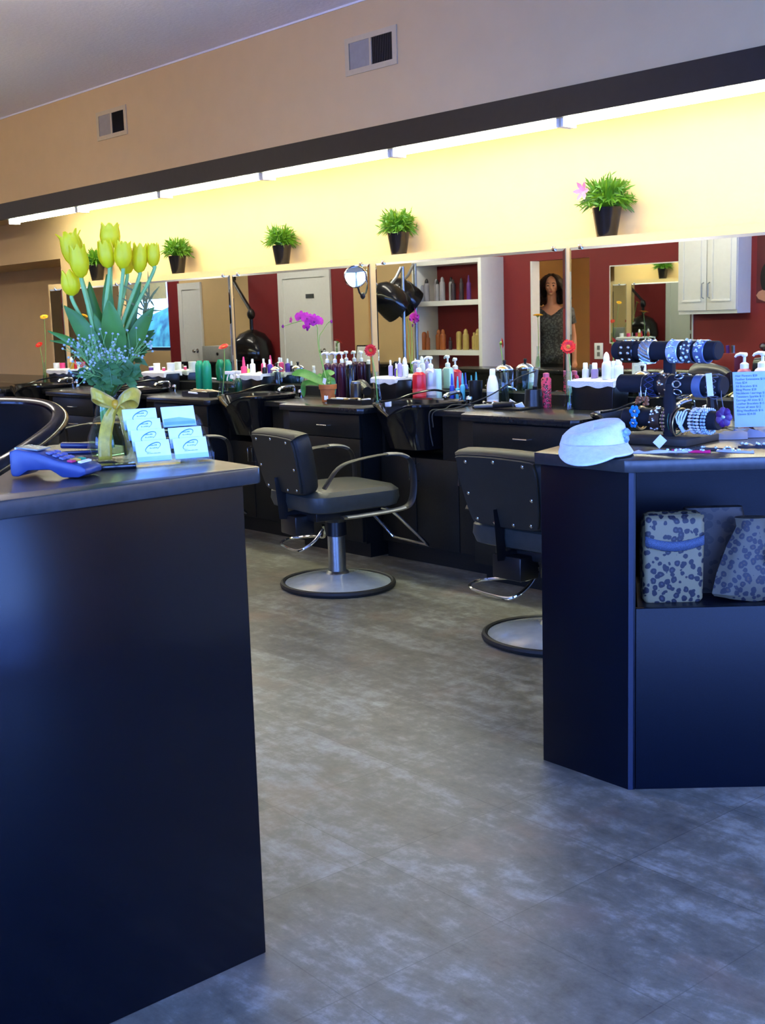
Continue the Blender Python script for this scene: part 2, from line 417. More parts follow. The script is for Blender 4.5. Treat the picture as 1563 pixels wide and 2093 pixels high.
def window(n, axis, c, a0, a1, z0, z1, mull=0):
    w = .05; b = MB()
    def bb(mb, p0, p1, q0, q1, t0=-.01, t1=.06):
        if axis == 0: mb.box((c + t0, p0, q0), (c + t1, p1, q1))
        else: mb.box((p0, c + t0, q0), (p1, c + t1, q1))
    bb(b, a0, a0 + w, z0, z1); bb(b, a1 - w, a1, z0, z1); bb(b, a0 + w, a1 - w, z0, z0 + w); bb(b, a0 + w, a1 - w, z1 - w, z1)
    f = struct('window_%d' % n, b, M['steel'])
    g = MB(); bb(g, a0 + w, a1 - w, z0 + w, z1 - w, .02, .026)
    obj('pane', g, M['pane'], f)
    return f
n = 1
for h in HR: window(n, 0, XR, *h); n += 1
for h in HF: window(n, 1, YF - .06, *h); n += 1
wn = window(n, 1, YO - .09, -15.8, -14.62, 1.0, 2.12); n += 1
for a0, a1 in HC: window(n, 1, YO - .09, a0, a1, 2.3, 3.0); n += 1
blind = obj('roller_blind', MB().box((-15.75, YO - .02, 1.72), (-14.67, YO - .012, 2.10)), colmat('blind_cream', (.80, .82, .55), .8))
tag(blind, 'cream roller blind drawn halfway down the far window, seen in the mirror', 'blind')
def portal(loc, rot, sx_, sy_):
    l = bpy.data.lights.new('daylight_portal', 'AREA'); l.shape = 'RECTANGLE'; l.size = sx_; l.size_y = sy_; l.cycles.is_portal = True
    o = bpy.data.objects.new('daylight_portal', l); COL.objects.link(o); o.location = loc; o.rotation_euler = rot
for a0, a1, z0, z1 in HR: portal((XR + .13, (a0 + a1) / 2, (z0 + z1) / 2), (0, PI / 2, 0), z1 - z0, a1 - a0)
for a0, a1, z0, z1 in HF: portal(((a0 + a1) / 2, YF - .13, (z0 + z1) / 2), (PI / 2, 0, 0), a1 - a0, z1 - z0)
for a0, a1 in HC: portal(((a0 + a1) / 2, YO - .13, 2.65), (PI / 2, 0, 0), a1 - a0, .7)
portal((-15.2, YO - .13, 1.55), (PI / 2, 0, 0), 1.15, 1.1)
struct('ground', MB().box((XR + .12, -40, -.2), (60, 40, -.1)).box((-60, -40, -.2), (XR + .12, YF - .12, -.1)).box((-60, YF - .12, -.2), (-9.3, YO - .1, -.1)).box((-6.2, YF - .12, -.2), (-4.3, YO - .1, -.1)).box((-9.3, YF - .12, -.2), (-6.2, -1.1, -.1)), M['ground'])
hd = obj('hedge', MB().at((-21, -5, 0)).ell((0, 0, .9), (5, .8, 1.1), 24, 10), M['hedge']); tag(hd, 'green hedge outside the far window', 'hedge')

M['panel'] = mat('fill_lens', (.9, .9, .9), .5, emit=(1, .90, .80), es=FILL)  # glowing lens of the added fill lights
# ---------------------------------------------------------------- tube lights under the soffit
lf = thing('strip_light', 'x', 'light', (0, 4.745, 2.36), 0, 'fluorescent strip lights under the black fascia')
obj('housing', MB().box((-.60, -.05, -.05), (.60, .05, 0)), M['lampw'], lf, bev=.004)
r = [[(x, .042 * math.cos(a), -.05 + .042 * math.sin(a)) for a in [PI + PI * i / 10 for i in range(11)]] for x in (-.585, .585)]
b = MB(); b.loft(r, True, True, True); obj('lens', b, M['lamp'], lf)
for x in (-.595, .595): obj('end_cap', MB().box((x - .008, -.05, -.10), (x + .008, .05, -.05)), M['lampw'], lf)
for k in range(10):
    o = lf if k == 0 else dup(lf, '')
    o.location.x = -9.40 + 1.22 * k
    o['label'] = 'fluorescent strip light under the black fascia, ' + ['at its far left end', 'second from its far left end', 'third from its far left end', 'fourth from its far left end', 'fifth from its far left end', 'cut by the right edge of the photo', 'first one outside the photo at right', 'second one outside the photo at right', 'third one outside the photo at right', 'last one outside the photo at right'][k]

# ---------------------------------------------------------------- wall vents
def vent(x, label):
    t = thing('wall_vent', label, 'vent', (x, 4.679, 2.842), 0, 'air vents high on the cream wall')
    w, h = .182, .072
    b = MB(); b.box((-w - .035, -.008, h), (w + .035, 0, h + .03)); b.box((-w - .035, -.008, -h - .03), (w + .035, 0, -h))
    for s in (-1, 1): b.box((s * w, -.008, -h), (s * (w + .035), 0, h))
    b.box((-.008, -.008, -h), (.008, 0, h)); obj('frame', b, M['vent'], t)
    obj('duct', MB().box((-w, -.0015, -h), (w, 0, h)), M['dark'], t)
    for side, n_ in ((-1, 'left_louvres'), (1, 'right_louvres')):
        b = MB()
        for k in range(12):
            cx = side * (.014 + .0142 * k)
            dx = .0055 if side < 0 else .0035
            b.add([(cx - dx, -.006 if side < 0 else -.002, -h), (cx + dx, -.002 if side < 0 else -.006, -h), (cx + dx, -.002 if side < 0 else -.006, h), (cx - dx, -.006 if side < 0 else -.002, h)], [(0, 1, 2, 3)])
            if side > 0: b.v = b.v
        obj(n_, b, M['ventl'] if side < 0 else M['greyd'], t, smooth=False, label='pale closed louvres' if side < 0 else 'dark open louvres')
    return t
M['greyd'] = mat('vent_dark', (.13, .11, .095), .6)
vent(-5.246, 'cream wall vent with a dark right half, nearer the top centre')
vent(-8.127, 'cream wall vent with a dark right half, smaller, at the upper left')

# ---------------------------------------------------------------- mirrors
def mirror(x0, x1, label, z0=.937, z1=1.708):
    bv = .014
    t = thing('wall_mirror', label, 'mirror', ((x0 + x1) / 2, W, z0), 0, 'frameless mirrors above the salon counter')
    w, h = (x1 - x0) / 2, z1 - z0
    y0, y1 = .0, -.0035
    b = MB(); b.add([(-w + bv, y1, bv), (w - bv, y1, bv), (w - bv, y1, h - bv), (-w + bv, y1, h - bv)], [(0, 1, 2, 3)])
    obj('mirror_face', b, M['mirror'], t, smooth=False)
    o_ = [(-w, 0, 0), (w, 0, 0), (w, 0, h), (-w, 0, h)]; i_ = [(-w + bv, y1, bv), (w - bv, y1, bv), (w - bv, y1, h - bv), (-w + bv, y1, h - bv)]
    obj('bevelled_edge', MB().add(o_ + i_, [(k, (k + 1) % 4, 4 + (k + 1) % 4, 4 + k) for k in range(4)]), M['mirror'], t, smooth=False)
    obj('backing', MB().box((-w, 0, 0), (w, .007, h)), M['greyband'], t)
    for fx in ((-.45, .45) if w > .3 else (0,)):
        obj('clip', MB().box((fx * w * 2 - .011, -.010, h - .010), (fx * w * 2 + .011, .004, h + .014)), M['chrome'], t, bev=.003)
    return t
PAN = [(-10.06, -9.84, 'narrow frameless mirror at the far left end of the row, behind the yellow gerbera'),
       (-9.755, -8.835, 'frameless mirror behind the tulip leaves, left of the strip they cover'),
       (-8.745, -7.278, 'frameless mirror behind the green bottles'),
       (-7.241, -5.753, 'frameless mirror behind the orchid'),
       (-5.693, -4.182, 'frameless mirror reflecting the woman and the white shelves'),
       (-4.152, -2.66, 'frameless mirror behind the bracelet stand, reflecting the white cabinet'),
       (-2.62, -1.2, 'frameless mirror right of the photo edge')]
for p in PAN: mirror(*p)

# ---------------------------------------------------------------- added fill lights, hung out of view to brighten room, soffit and ceiling
cl = thing('added_fill_light', 'x', 'light', (0, 0, ZC), 0, 'added fill lights hung from the ceiling')
for s_ in (-1, 1): obj('rod', MB().tube([(s_ * .4, 0, -.52), (s_ * .4, 0, 0)], .006, 8), M['chrome'], cl)
obj('diffuser', MB().box((-.60, -.09, -.58), (.60, .09, -.51)), M['panel'], cl, bev=.015)
for s_ in (-1, 1): obj('end_cap', MB().box((s_ * .60, -.09, -.58), (s_ * .615, .09, -.51)), M['lampw'], cl)
for k, (x, y) in enumerate(FILL_XY):
    o = cl if k == 0 else dup(cl, '')
    o.location.x = x; o.location.y = y
    if y < .9: o.location.z = 2.29; o.location.y = .1  # fill added in the back room to lift the wall behind the woman
    o['label'] = 'added fill light hung out of view, number %s from the entrance' % ['one', 'two', 'three', 'four', 'five', 'six', 'seven'][k] if y > .9 else 'added fill light hung in the back room behind the woman'
# ---------------------------------------------------------------- salon counter under the mirrors
XS = [-10.34, -8.80, -7.26, -5.72, -4.18, -2.64]       # wall strips between the mirrors
ZT = .875
wb = MB(); poly = [(-18.9, 5.058), (-18.9, 4.53)]
for xs in XS:
    poly += [(xs - .24, 4.53), (xs - .15, 4.40), (xs + .57, 4.40), (xs + .60, 4.43), (xs + .60, 4.86), (xs + 1.06, 4.86), (xs + 1.06, 4.53)]
poly += [(-1.2, 4.53), (-1.2, 5.058)]
wb.prism(poly, .842, ZT)
wt = obj('worktop', wb, M['top'], bev=.004); tag(obj('recess_top', MB().box((-18.9, 5.06, .862), (-10.18, 5.235, ZT)).box((-18.9, 5.235, .862), (-10.18, 5.885, ZT)), M['top']), 'black ledge in the dark recess at the far left of the counter', 'ledge')
tag(obj('backsplash', MB().box((-10.1, 5.036, ZT + .0005), (-1.2, 5.058, .934)), M['black']), 'low black backsplash running below the mirrors', 'backsplash')
tag(wt, 'long black worktop stepping in and out below the row of mirrors', 'worktop')

def handle(parent, c, vert, L=.10):
    b = MB()
    x, y, z = c
    if vert: pts = [(x, y, z - L / 2), (x, y - .028, z - L / 2 + .006), (x, y - .028, z + L / 2 - .006), (x, y, z + L / 2)]
    else: pts = [(x - L / 2, y, z), (x - L / 2 + .006, y - .028, z), (x + L / 2 - .006, y - .028, z), (x + L / 2, y, z)]
    b.tube(pts, .0045, 8)
    return obj('handle', b, M['chrome'], parent, label='chrome bar handle')

def drawer_cabinet(label):
    t = thing('drawer_cabinet', label, 'cabinet', (0, 0, 0), 0, 'black drawer cabinets under the worktop')
    obj('body', MB().prism([(-.10, 5.05), (-.10, 4.45), (.56, 4.45), (.56, 5.05)], .09, .841), M['black'], t)
    obj('toe_kick', MB().box((-.08, 4.50, 0), (.54, 5.05, .09)), M['black'], t)
    for z0, z1 in ((.70, .832), (.42, .695), (.10, .415)):
        d = obj('drawer', MB().box((-.095, 4.43, z0), (.555, 4.45, z1)), M['black'], t, bev=.003)
        handle(d, (.25, 4.43, (z0 + z1) / 2 if z1 > .8 else z1 - .06), False)
    return t
def sink_cabinet(label):
    t = thing('sink_cabinet', label, 'cabinet', (0, 0, 0), 0, 'black sink cabinets under the worktop')
    b = MB(); b.box((.575, 4.585, .09), (1.425, 5.03, .60)); b.box((.575, 4.585, .60), (.597, 5.03, .841)); b.box((1.07, 4.585, .60), (1.425, 5.03, .841)); b.box((.597, 4.88, .60), (1.07, 5.03, .841))
    obj('body', b, M['black'], t)
    obj('toe_kick', MB().box((.58, 4.60, 0), (1.42, 5.03, .09)), M['black'], t)
    for x0, x1, hx in ((.58, .866, .845), (.872, 1.20, .893), (1.205, 1.42, 1.23)):
        d = obj('door', MB().box((x0, 4.565, .10), (x1, 4.585, .60 if x1 < 1.21 else .83)), M['black'], t, bev=.003)
        handle(d, (hx, 4.565, .52), True)
    return t
def bowl(label):
    t = thing('shampoo_bowl', label, 'sink', (.83, 4.64, 0), 0, 'black shampoo bowls set into the worktop')
    N = 40
    def ring(a_, b_, z, dip=0, sh=0):
        out = []
        for i in range(N):
            a = 2 * PI * i / N; c, s_ = math.cos(a), math.sin(a); p = .62
            x = a_ * math.copysign(abs(c) ** p, c); y = b_ * math.copysign(abs(s_) ** p, s_) + sh
            d = dip * math.exp(-(x / .075) ** 2) if y < 0 else 0
            out.append((x, y - (.02 if d > .02 else 0), z - d))
        return out
    R = [ring(.10, .09, .63), ring(.16, .14, .65, 0), ring(.19, .19, .78, .0), ring(.222, .212, .875, .055), ring(.235, .225, .893, .062), ring(.235, .225, .904, .066), ring(.222, .212, .909, .068), ring(.205, .19, .900, .066), ring(.18, .165, .84, .03), ring(.13, .12, .76), ring(.04, .04, .74)]
    obj('basin', MB().loft(R), M['gloss'], t)
    obj('faucet', MB().tube(spline([(.08, .25, .876), (.08, .25, .93), (.08, .22, .945), (.08, .14, .935), (.08, .12, .92)], 4), .011, 10), M['chrome'], t)
    obj('tap_knob', MB().at((.15, .25, .876)).lathe([(.014, 0), (.014, .02), (.02, .03), (.018, .045), (.004, .05)], 14), M['chrome'], t)
    obj('spray_hose', MB().tube(spline([(-.02, .25, .876), (-.02, .25, .93), (-.08, .20, .955), (-.13, .08, .94), (-.15, -.03, .915), (-.16, -.14, .908)], 5), .006, 8), M['gloss'], t)
    return t
M['gloss'] = mat('gloss_black', (.006, .006, .007), .12, var=.1)
dl = ['black drawer cabinet at the far left end of the salon counter', 'black drawer cabinet second from the far left, behind the tulips', 'black drawer cabinet below the green bottles', 'black drawer cabinet below the orchid, behind the nearer full styling chair', 'black drawer cabinet below the vase with the red gerbera by the woman\'s reflection', 'black drawer cabinet behind the right reception counter']
sl = ['black sink cabinet at the far left end of the salon counter', 'black sink cabinet behind the tulip bouquet and its bow', 'black sink cabinet left of the styling chair back, behind the card holder', 'black sink cabinet with a door handle pair right of the full styling chair', 'black sink cabinet behind the bracelet stand', 'black sink cabinet beyond the right edge of the photo']
bl = ['black shampoo bowl at the far left end of the worktop', 'black shampoo bowl behind the tulip bouquet', 'black shampoo bowl between the green bottles and the orchid', 'black shampoo bowl in front of the red and silver bottles', 'black shampoo bowl behind the cap and bracelet stand']
D0 = drawer_cabinet(dl[0]); S0 = sink_cabinet(sl[0]); B0 = bowl(bl[0])
for k, xs in enumerate(XS):
    for o, L in ((D0, dl), (S0, sl), (B0, bl)):
        if k >= len(L): continue
        c = o if k == 0 else dup(o, L[k])
        c.location.x = xs + (.83 if o is B0 else 0)

# ---------------------------------------------------------------- styling chairs
def styling_chair(label):
    t = thing('styling_chair', label, 'chair', (0, 0, 0), 0, 'black hydraulic styling chairs facing the mirrors')
    obj('base', MB().lathe([(.285, .012), (.28, .022), (.22, .040), (.12, .058), (.06, .068), (.05, .072)], 48, 1.06, .96), M['dome'], t, label='domed grey metal base')
    obj('rubber_rim', MB().at(sca=(1.06, .96, 1)).torus(.293, .014, 56, 8, .016).at((0, 0, 0)), M['rubber'], t).location.z = .016
    obj('column', MB().lathe([(.062, .068), (.055, .078), (.046, .082), (.046, .27)], 28), M['steel'], t, label='brushed steel column')
    obj('sleeve', MB().lathe([(.046, .265), (.056, .27), (.054, .34), (.075, .37), (.09, .385)], 28), M['plastic'], t)
    obj('mechanism', MB().box((-.15, -.20, .375), (.15, .17, .425)).box((-.10, -.27, .30), (.06, -.16, .40)), M['plastic'], t, bev=.008)
    obj('pump_lever', MB().tube(spline([(-.045, -.05, .32), (-.16, .02, .235), (-.30, .045, .215), (-.40, .02, .20), (-.425, -.05, .195), (-.37, -.13, .19), (-.20, -.17, .19), (-.09, -.165, .195), (-.055, -.10, .24), (-.045, -.05, .30)], 6), .0075, 8), M['chrome'], t, label='chrome pump lever loop')
    def rr(w, d, z, r=.09, n=6):
        out = []
        for cx, cy, a0 in ((w - r, d - r, 0), (-w + r, d - r, PI / 2), (-w + r, -d + r, PI), (w - r, -d + r, 3 * PI / 2)):
            for i in range(n + 1):
                a = a0 + PI / 2 * i / n; out.append((cx + r * math.cos(a), cy + r * math.sin(a), z))
        return out
    obj('seat', MB().loft([rr(.225, .235, .425), rr(.25, .26, .435), rr(.262, .27, .470), rr(.258, .268, .51), rr(.235, .245, .532), rr(.14, .15, .541)]), M['seat'], t, label='grey black vinyl seat cushion')
    # backrest: a padded shield with a hard back plate and steel bolts
    out = [(-.255, .34), (-.24, .362), (0, .37), (.24, .362), (.255, .34), (.262, .27), (.245, .12), (.225, .03), (.19, -.005), (0, -.012), (-.19, -.005), (-.225, .03), (-.245, .12), (-.262, .27)]
    o2 = [(v.x * .89, .37 - (.37 - v.y) * .84) for v in spline([Vector((p[0], p[1], 0)) for p in out + out[:1]], 3)][:-1]
    def ring(s_, y): return [(x * s_, y, .20 + (z - .20) * s_) for x, z in o2]
    tilt = Euler((math.radians(13), 0, 0)); 
    b = MB().at((0, -.235, .475), tilt); b.loft([ring(.93, .055), ring(1.0, .035), ring(1.02, 0), ring(1.0, -.028), ring(.95, -.038)])
    obj('backrest', b, M['vinyl'], t)
    b = MB().at((0, -.235, .475), tilt); b.loft([ring(.93, -.036), ring(.93, -.046), ring(.915, -.049)])
    bp = obj('back_plate', b, M['plate'], t, label='flat dark back plate')
    for x, z in ((-.17, .03), (-.06, .022), (.06, .022), (.17, .03), (.20, .16), (-.20, .16), (-.18, .325), (0, .335), (.18, .325)):
        obj('bolt', MB().at((0, -.235, .475), tilt).ell((x * .87, -.050, .37 - (.37 - z) * .84), (.008, .004, .008), 10, 6), M['chrome'], bp)
    obj('back_bracket', MB().tube([(-.03, -.17, .40), (-.03, -.285, .40), (-.03, -.300, .60)], .03, 4, (1, .25)), M['plastic'], t)
    for s in (-1, 1):
        pts = spline([(s * .275, -.22, .56), (s * .285, -.14, .655), (s * .29, -.03, .688), (s * .29, .17, .700), (s * .29, .275, .665), (s * .288, .30, .56), (s * .285, .285, .45), (s * .28, .22, .415), (s * .275, .0, .405), (s * .27, -.12, .405)], 5)
        obj('armrest', MB().tube(pts, .026, 8, (.25, 1)), M['vinyl'], t)
        obj('arm_pad', MB().tube(pts[14:20], .0275, 8, (.34, 1)), M['greyband'], t, label='grey strip on top of the arm'); obj('arm_band', MB().tube(pts[-12:-1], .0275, 8, (.34, .8)), M['greyband'], t, label='grey metal strip below the arm')
    r = [(-.125, .20, .405), (-.135, .26, .385), (-.165, .44, .205), (-.165, .465, .18), (.165, .465, .18), (.165, .44, .205), (.135, .26, .385), (.125, .20, .405)]
    obj('footrest', MB().tube(r, .009, 8), M['chrome'], t, label='chrome footrest frame')
    return t
M['plate'] = mat('back_plate', (.013, .014, .012), .5, var=.15, scale=15)
ch = styling_chair('black styling chair with grey domed base standing in full view in mid floor')
ch.location = (-4.76, 3.90, 0); ch.rotation_euler.z = math.radians(-9)
for (x, y, a), L in zip([(-3.245, 3.84, -1), (-6.40, 3.90, -4), (-7.95, 3.92, 3), (-9.5, 3.92, 0)],
        ['black styling chair half hidden behind the right reception counter', 'black styling chair whose chrome footrest shows behind the left counter corner', 'black styling chair behind the tulips, only its armrest showing', 'black styling chair at the far left end of the row']):
    dup(ch, L, (x, y, 0), math.radians(a))

# low black tub chair behind the left counter
t = thing('tub_chair', 'black padded chair with shiny curved arms behind the card reader', 'chair', (-4.35, 2.03, 0), 0)
P0 = (-4.35, 2.03, 0)
rim = [face(*p, P0) - Vector(P0) for p in [(-120, 838), (-30, 838), (40, 843), (80, 856), (93, 872), (84, 892), (55, 918), (20, 944), (-30, 978), (-80, 1010)]]
dp = [.34, .36, .34, .28, .20, .10, 0, -.10, -.20, -.28]
out_ = [Vector((p.x - FWD.x * 0 + FWD.x * d, p.y + FWD.y * d, p.z)) for p, d in zip(rim, dp)]
rim = spline([out_[i] for i in range(len(out_))], 5)
obj('arm_rim', MB().tube(rim, .034, 10, (.8, 1)), M['gloss'], t, label='shiny padded arm rim')
side = Vector((FWD.y, -FWD.x, 0))
b = MB(); rows = [[tuple(p), tuple(p + Vector((0, 0, -.16)) - side * .02), tuple(Vector((p.x * .9, p.y * .9, .46)) - side * .06)] for p in rim]
b.loft(rows, closed=False)
o = obj('shell', b, colmat('matt_black', (.006, .006, .006), .7, spec=.2), t); md = o.modifiers.new('t', 'SOLIDIFY'); md.thickness = .04
c = sum(rim, Vector()) / len(rim)
obj('seat', MB().at((c.x, c.y, .42)).lathe([(.02, -.06), (.26, -.06), (.29, -.02), (.28, .04), (.2, .06), (.01, .065)], 28), M['seat'], t)
obj('pedestal', MB().at((c.x, c.y, 0)).lathe([(.27, 0), (.27, .02), (.06, .05), (.05, .37)], 28), M['steel'], t)

# ---------------------------------------------------------------- reception counters
t = thing('reception_counter', 'tall dark blue black reception counter with the tulips, left foreground', 'counter', (-2.04, 1.42, 0))
t.location = (0, 0, 0)
ins = .03
obj('body', MB().prism([(-2.037, -.55), (-2.037, 1.425), (-2.80, 1.50), (-2.80, 1.40), (-2.30, 1.03), (-2.25, .9), (-2.25, -.55)], .0, 1.047), M['desk'], t, bev=.003)
obj('countertop', MB().prism([(-2.012, -.58), (-2.012, 1.445), (-2.018, 1.456), (-2.03, 1.462), (-2.86, 1.53), (-2.86, 1.40), (-2.34, 1.03), (-2.28, .90), (-2.28, -.58)], 1.047, 1.081), M['desktop'], t, bev=.004)
# right reception counter: angled display counter
t = thing('display_counter', 'dark blue black reception counter with an open shelf of leopard bags, right foreground', 'counter', (0, 0, 0))
P1, P2 = Vector((-2.357, 2.733)), Vector((-2.026, 2.72)); dd = Vector((.6826, .7308)); nn = Vector((-.7308, .6826))
P3 = P2 + dd * 1.7; P4 = P3 + nn * .75; P5 = Vector((-2.545, 3.31))
q = lambda a, b_: tuple(P2 + dd * a + nn * b_)
obj('end_panel', MB().prism([tuple(P1), tuple(P2), q(.02, 0), q(.02, .03), (-2.03, 2.75), (-2.335, 2.76)], 0, .93), M['desk2'], t, bev=.002)
obj('left_panel', MB().prism([tuple(P1), (-2.335, 2.76), (-2.515, 3.30), tuple(P5)], 0, .93), M['desk2'], t)
obj('front_panel', MB().prism([q(.022, 0), q(1.7, 0), q(1.7, .02), q(.022, .02)], 0, .54), M['desk2'], t, bev=.002)
obj('shelf', MB().prism([q(.03, .02), q(1.7, .02), q(1.7, .42), q(.10, .42)], .52, .54), M['desk2'], t)
obj('shelf_back', MB().prism([q(.10, .42), q(1.7, .42), q(1.7, .44), q(.10, .44)], .0, .93), M['desk2'], t)
obj('right_panel', MB().prism([q(1.68, .02), q(1.7, .02), q(1.7, .75), q(1.68, .75)], 0, .93), M['desk2'], t)
obj('edge_strip', MB().prism([q(.0, -.002), q(.014, -.002), q(.014, .01), q(.0, .01)], 0, .93), M['deskedge'] if 'deskedge' in M else colmat('deskedge', (.006, .010, .028), .25), t)
obj('countertop', MB().prism([(P1.x - .016, P1.y - .012), (P2.x - .004, P2.y - .014), q(.01, -.012), q(1.72, -.012), q(1.72, .76), (P5.x - .01, P5.y + .01)], .93, .966), M['desktop'], t, bev=.003)
# ---------------------------------------------------------------- generic salon wares
def bottle(name, label, cat, loc, r, h, body, cap='cap', capm=None, group=None, neck=.35, lab=None, rz=0, sx=1, shoulder=.14):
    t = thing(name, label, cat, loc, rz, group)
    hb = h
    prof = [(r * .9, 0), (r, .006), (r, hb * (1 - shoulder) - .004), (r * .93, hb * (1 - shoulder * .6)), (r * .62, hb * (1 - shoulder * .15)), (r * neck, hb)]
    obj('body', MB().lathe(prof, 24, sx, 1), body, t)
    if lab: obj('label_band', MB().at(sca=(sx, 1, 1)).lathe([(r * 1.012, h * .2), (r * 1.012, h * .45)], 24), lab, t)
    cm = capm or M['wp']
    if cap == 'cap': obj('cap', MB().at((0, 0, hb)).lathe([(r * neck * 1.2, -.004), (r * neck * 1.2, .025), (r * neck, .03)], 16), cm, t)
    if cap == 'dome': obj('cap', MB().at((0, 0, hb)).lathe([(r * .66, -.012), (r * .66, .012), (r * .5, .03), (r * .2, .04), (0.0005, .042)], 18), cm, t)
    if cap == 'tip': obj('cap', MB().at((0, 0, hb)).lathe([(r * .55, -.006), (r * .45, .03), (r * .25, .06), (r * .2, .065)], 16), cm, t)
    if cap == 'pump':
        obj('collar', MB().at((0, 0, hb)).lathe([(r * .42, -.006), (r * .42, .018), (r * .25, .024), (r * .14, .026), (r * .14, .052)], 16), cm, t)
        b = MB().at((0, 0, hb + .05)); b.lathe([(.010, 0), (.013, .004), (.013, .014), (.009, .018)], 14)
        b.tube([(0, 0, .011), (-.02, 0, .012), (-.038, 0, .006), (-.043, 0, -.002)], [.008, .008, .006, .005], 8)
        obj('pump_head', b, cm, t)
    if cap == 'spray':
        b = MB().at((0, 0, hb)); b.lathe([(.013, -.004), (.013, .015), (.008, .02), (.008, .03)], 14)
        b.box((-.045, -.009, .026), (.022, .009, .048)); b.tube([(-.02, 0, .03), (-.032, 0, .0), (-.034, 0, -.018)], .005, 6)
        obj('trigger', b, cm, t, bev=.002)
    return t
def jar(name, label, loc, r, h, body, lid, group=None, cat='jar'):
    t = thing(name, label, cat, loc, 0, group)
    obj('body', MB().lathe([(r * .92, 0), (r, .004), (r, h * .72), (r * .95, h * .75)], 20), body, t)
    obj('lid', MB().lathe([(r * 1.04, h * .74), (r * 1.04, h * .97), (r * .95, h)], 20), lid, t)
    return t
def carton(label, loc, d, m, rz=0, group=None):
    o = obj('carton', MB().box((-d[0] / 2, -d[1] / 2, 0), (d[0] / 2, d[1] / 2, d[2])), m, loc=loc, rot=(0, 0, rz), bev=.002)
    return tag(o, label, 'box', group)
TB = [None]
def XA(px, py, Y):
    x = at(px, py, 1, Y).x
    if TB[0] and py < 770 and Y > 4.92: x = min(max(x, TB[0][0]), TB[0][1])
    return x
ZA = lambda px, py, Y: at(px, py, 1, Y).z

def towel_box(x, label, wdt=.24, h=.125, y=4.955):
    t = thing('towel_box', label, 'box', (x, y, ZT), 0, 'black boxes with a white towel laid over the top')
    w, d = wdt / 2, .068
    obj('box', MB().loft([[(sx_ * w * k, sy_ * d * k, z) for sx_, sy_ in ((-1, -1), (1, -1), (1, 1), (-1, 1))] for k, z in ((.93, 0), (1, h))]), M['plastic'], t, bev=.004)
    b = MB(); rows = []
    n = 16
    for k in range(n + 1):
        u = -1 + 2 * k / n; x_ = u * (w + .012); wob = .004 * math.sin(9 * u + x * 3); dr = -.012 + .006 * math.sin(7 * u + x)
        rows.append([(x_, -d - .014, h + dr - .008), (x_, -d - .015, h + .008), (x_, -d - .006, h + .016 + wob), (x_, 0, h + .018 + wob), (x_, d + .006, h + .016 + wob), (x_, d + .012, h + .006), (x_, d + .012, h + dr), (x_, d, h + dr), (x_, d - .01, h + .001), (x_, -d + .01, h + .001), (x_, -d, h + dr - .008)])
    b.loft(rows); obj('towel', b, M['towel'], t, label='white towel folded over the box')
    TB[0] = (x - w + .02, x + w - .02)
    return t, ZT + h + .018
C = colmat
cP, cL = C('purple_plastic', (.10, .04, .32)), C('lavender_plastic', (.42, .36, .62))
cPk, cMint, cLime = C('pink_plastic', (.75, .06, .22)), C('mint_card', (.50, .78, .70), .6), C('lime_plastic', (.60, .75, .20))
cRed, cSil, cGr = C('red_bottle', (.55, .012, .025), .28), C('silver_bottle', (.42, .43, .50), .3, metal=.35), C('green_bottle', (.012, .30, .17), .25)
cPl, cBlue, cAmb = C('plum_bottle', (.055, .012, .04), .25), C('blue_bottle', (.02, .05, .45), .3), C('amber_oil', (.45, .25, .03), .2)

# station with the red and silver bottles
t, zt = towel_box(XA(803, 800, 4.955), 'black box with white towel left of the red pump bottle', .20)
Lb = [('lavender bottle', 800, cL, .014, .07), ('small lime green bottle', 816, cLime, .010, .045), ('purple bottle', 808, cP, .012, .05), ('tall lavender bottle', 835, cL, .014, .085)]
for n_, px, m_, r_, h_ in Lb:
    bottle('product_bottle', n_ + ' standing on the towel left of the red pump bottle', 'bottle', (XA(px, 760, 4.96), 4.96 + random.uniform(-.02, .02), zt), r_, h_, m_, 'cap', group='small bottles on the towel boxes')
bottle('product_bottle', 'white bottle on the towel right behind the red pump bottle', 'bottle', (XA(846, 740, 4.985), 4.985, zt), .021, .075, M['wp'], 'dome', group='small bottles on the towel boxes')
TB[0] = None
bottle('pump_bottle', 'red pump bottle with a white pump on the worktop', 'bottle', (XA(857, 800, 4.905), 4.905, ZT), .040, ZA(857, 760, 4.905) - ZT, cRed, 'pump', lab=C('red_label', (.62, .06, .06), .4), rz=.5)
bottle('pump_bottle', 'silver pump bottle with a white pump beside the red one', 'bottle', (XA(881, 800, 4.985), 4.985, ZT), .037, ZA(881, 752, 4.985) - ZT, cSil, 'pump', lab=C('silver_label', (.5, .5, .55), .4), rz=.3)
carton('mint green carton behind the silver pump bottle', (XA(893, 780, 5.01), 5.01, ZT), (.05, .03, .19), cMint)
for px, m_, lb, h_ in ((941, cBlue, 'dark blue bottle right of the silver pump bottle', .10), (953, C('sky_bottle', (.08, .42, .62)), 'sky blue bottle right of the dark blue bottle', .085), (963, C('sky_bottle', (.08, .42, .62)), 'sky blue bottle next to the black tumbler', .105)):
    x_ = XA(px, 790, 5.0) - .07
    bottle('product_bottle', lb, 'bottle', (x_, 5.0, ZT), .014, h_, m_, 'tip', m_, group='blue bottles below the mirror')
TB[0] = None
o = thing('tumbler', 'black tumbler standing left of the glass jars', 'cup', (XA(982, 780, 4.98) - .04, 4.98, ZT))
obj('cup', MB().lathe([(.032, 0), (.034, .004), (.042, .13), (.039, .13), (.032, .01), (.001, .008)], 20), M['plastic'], o)
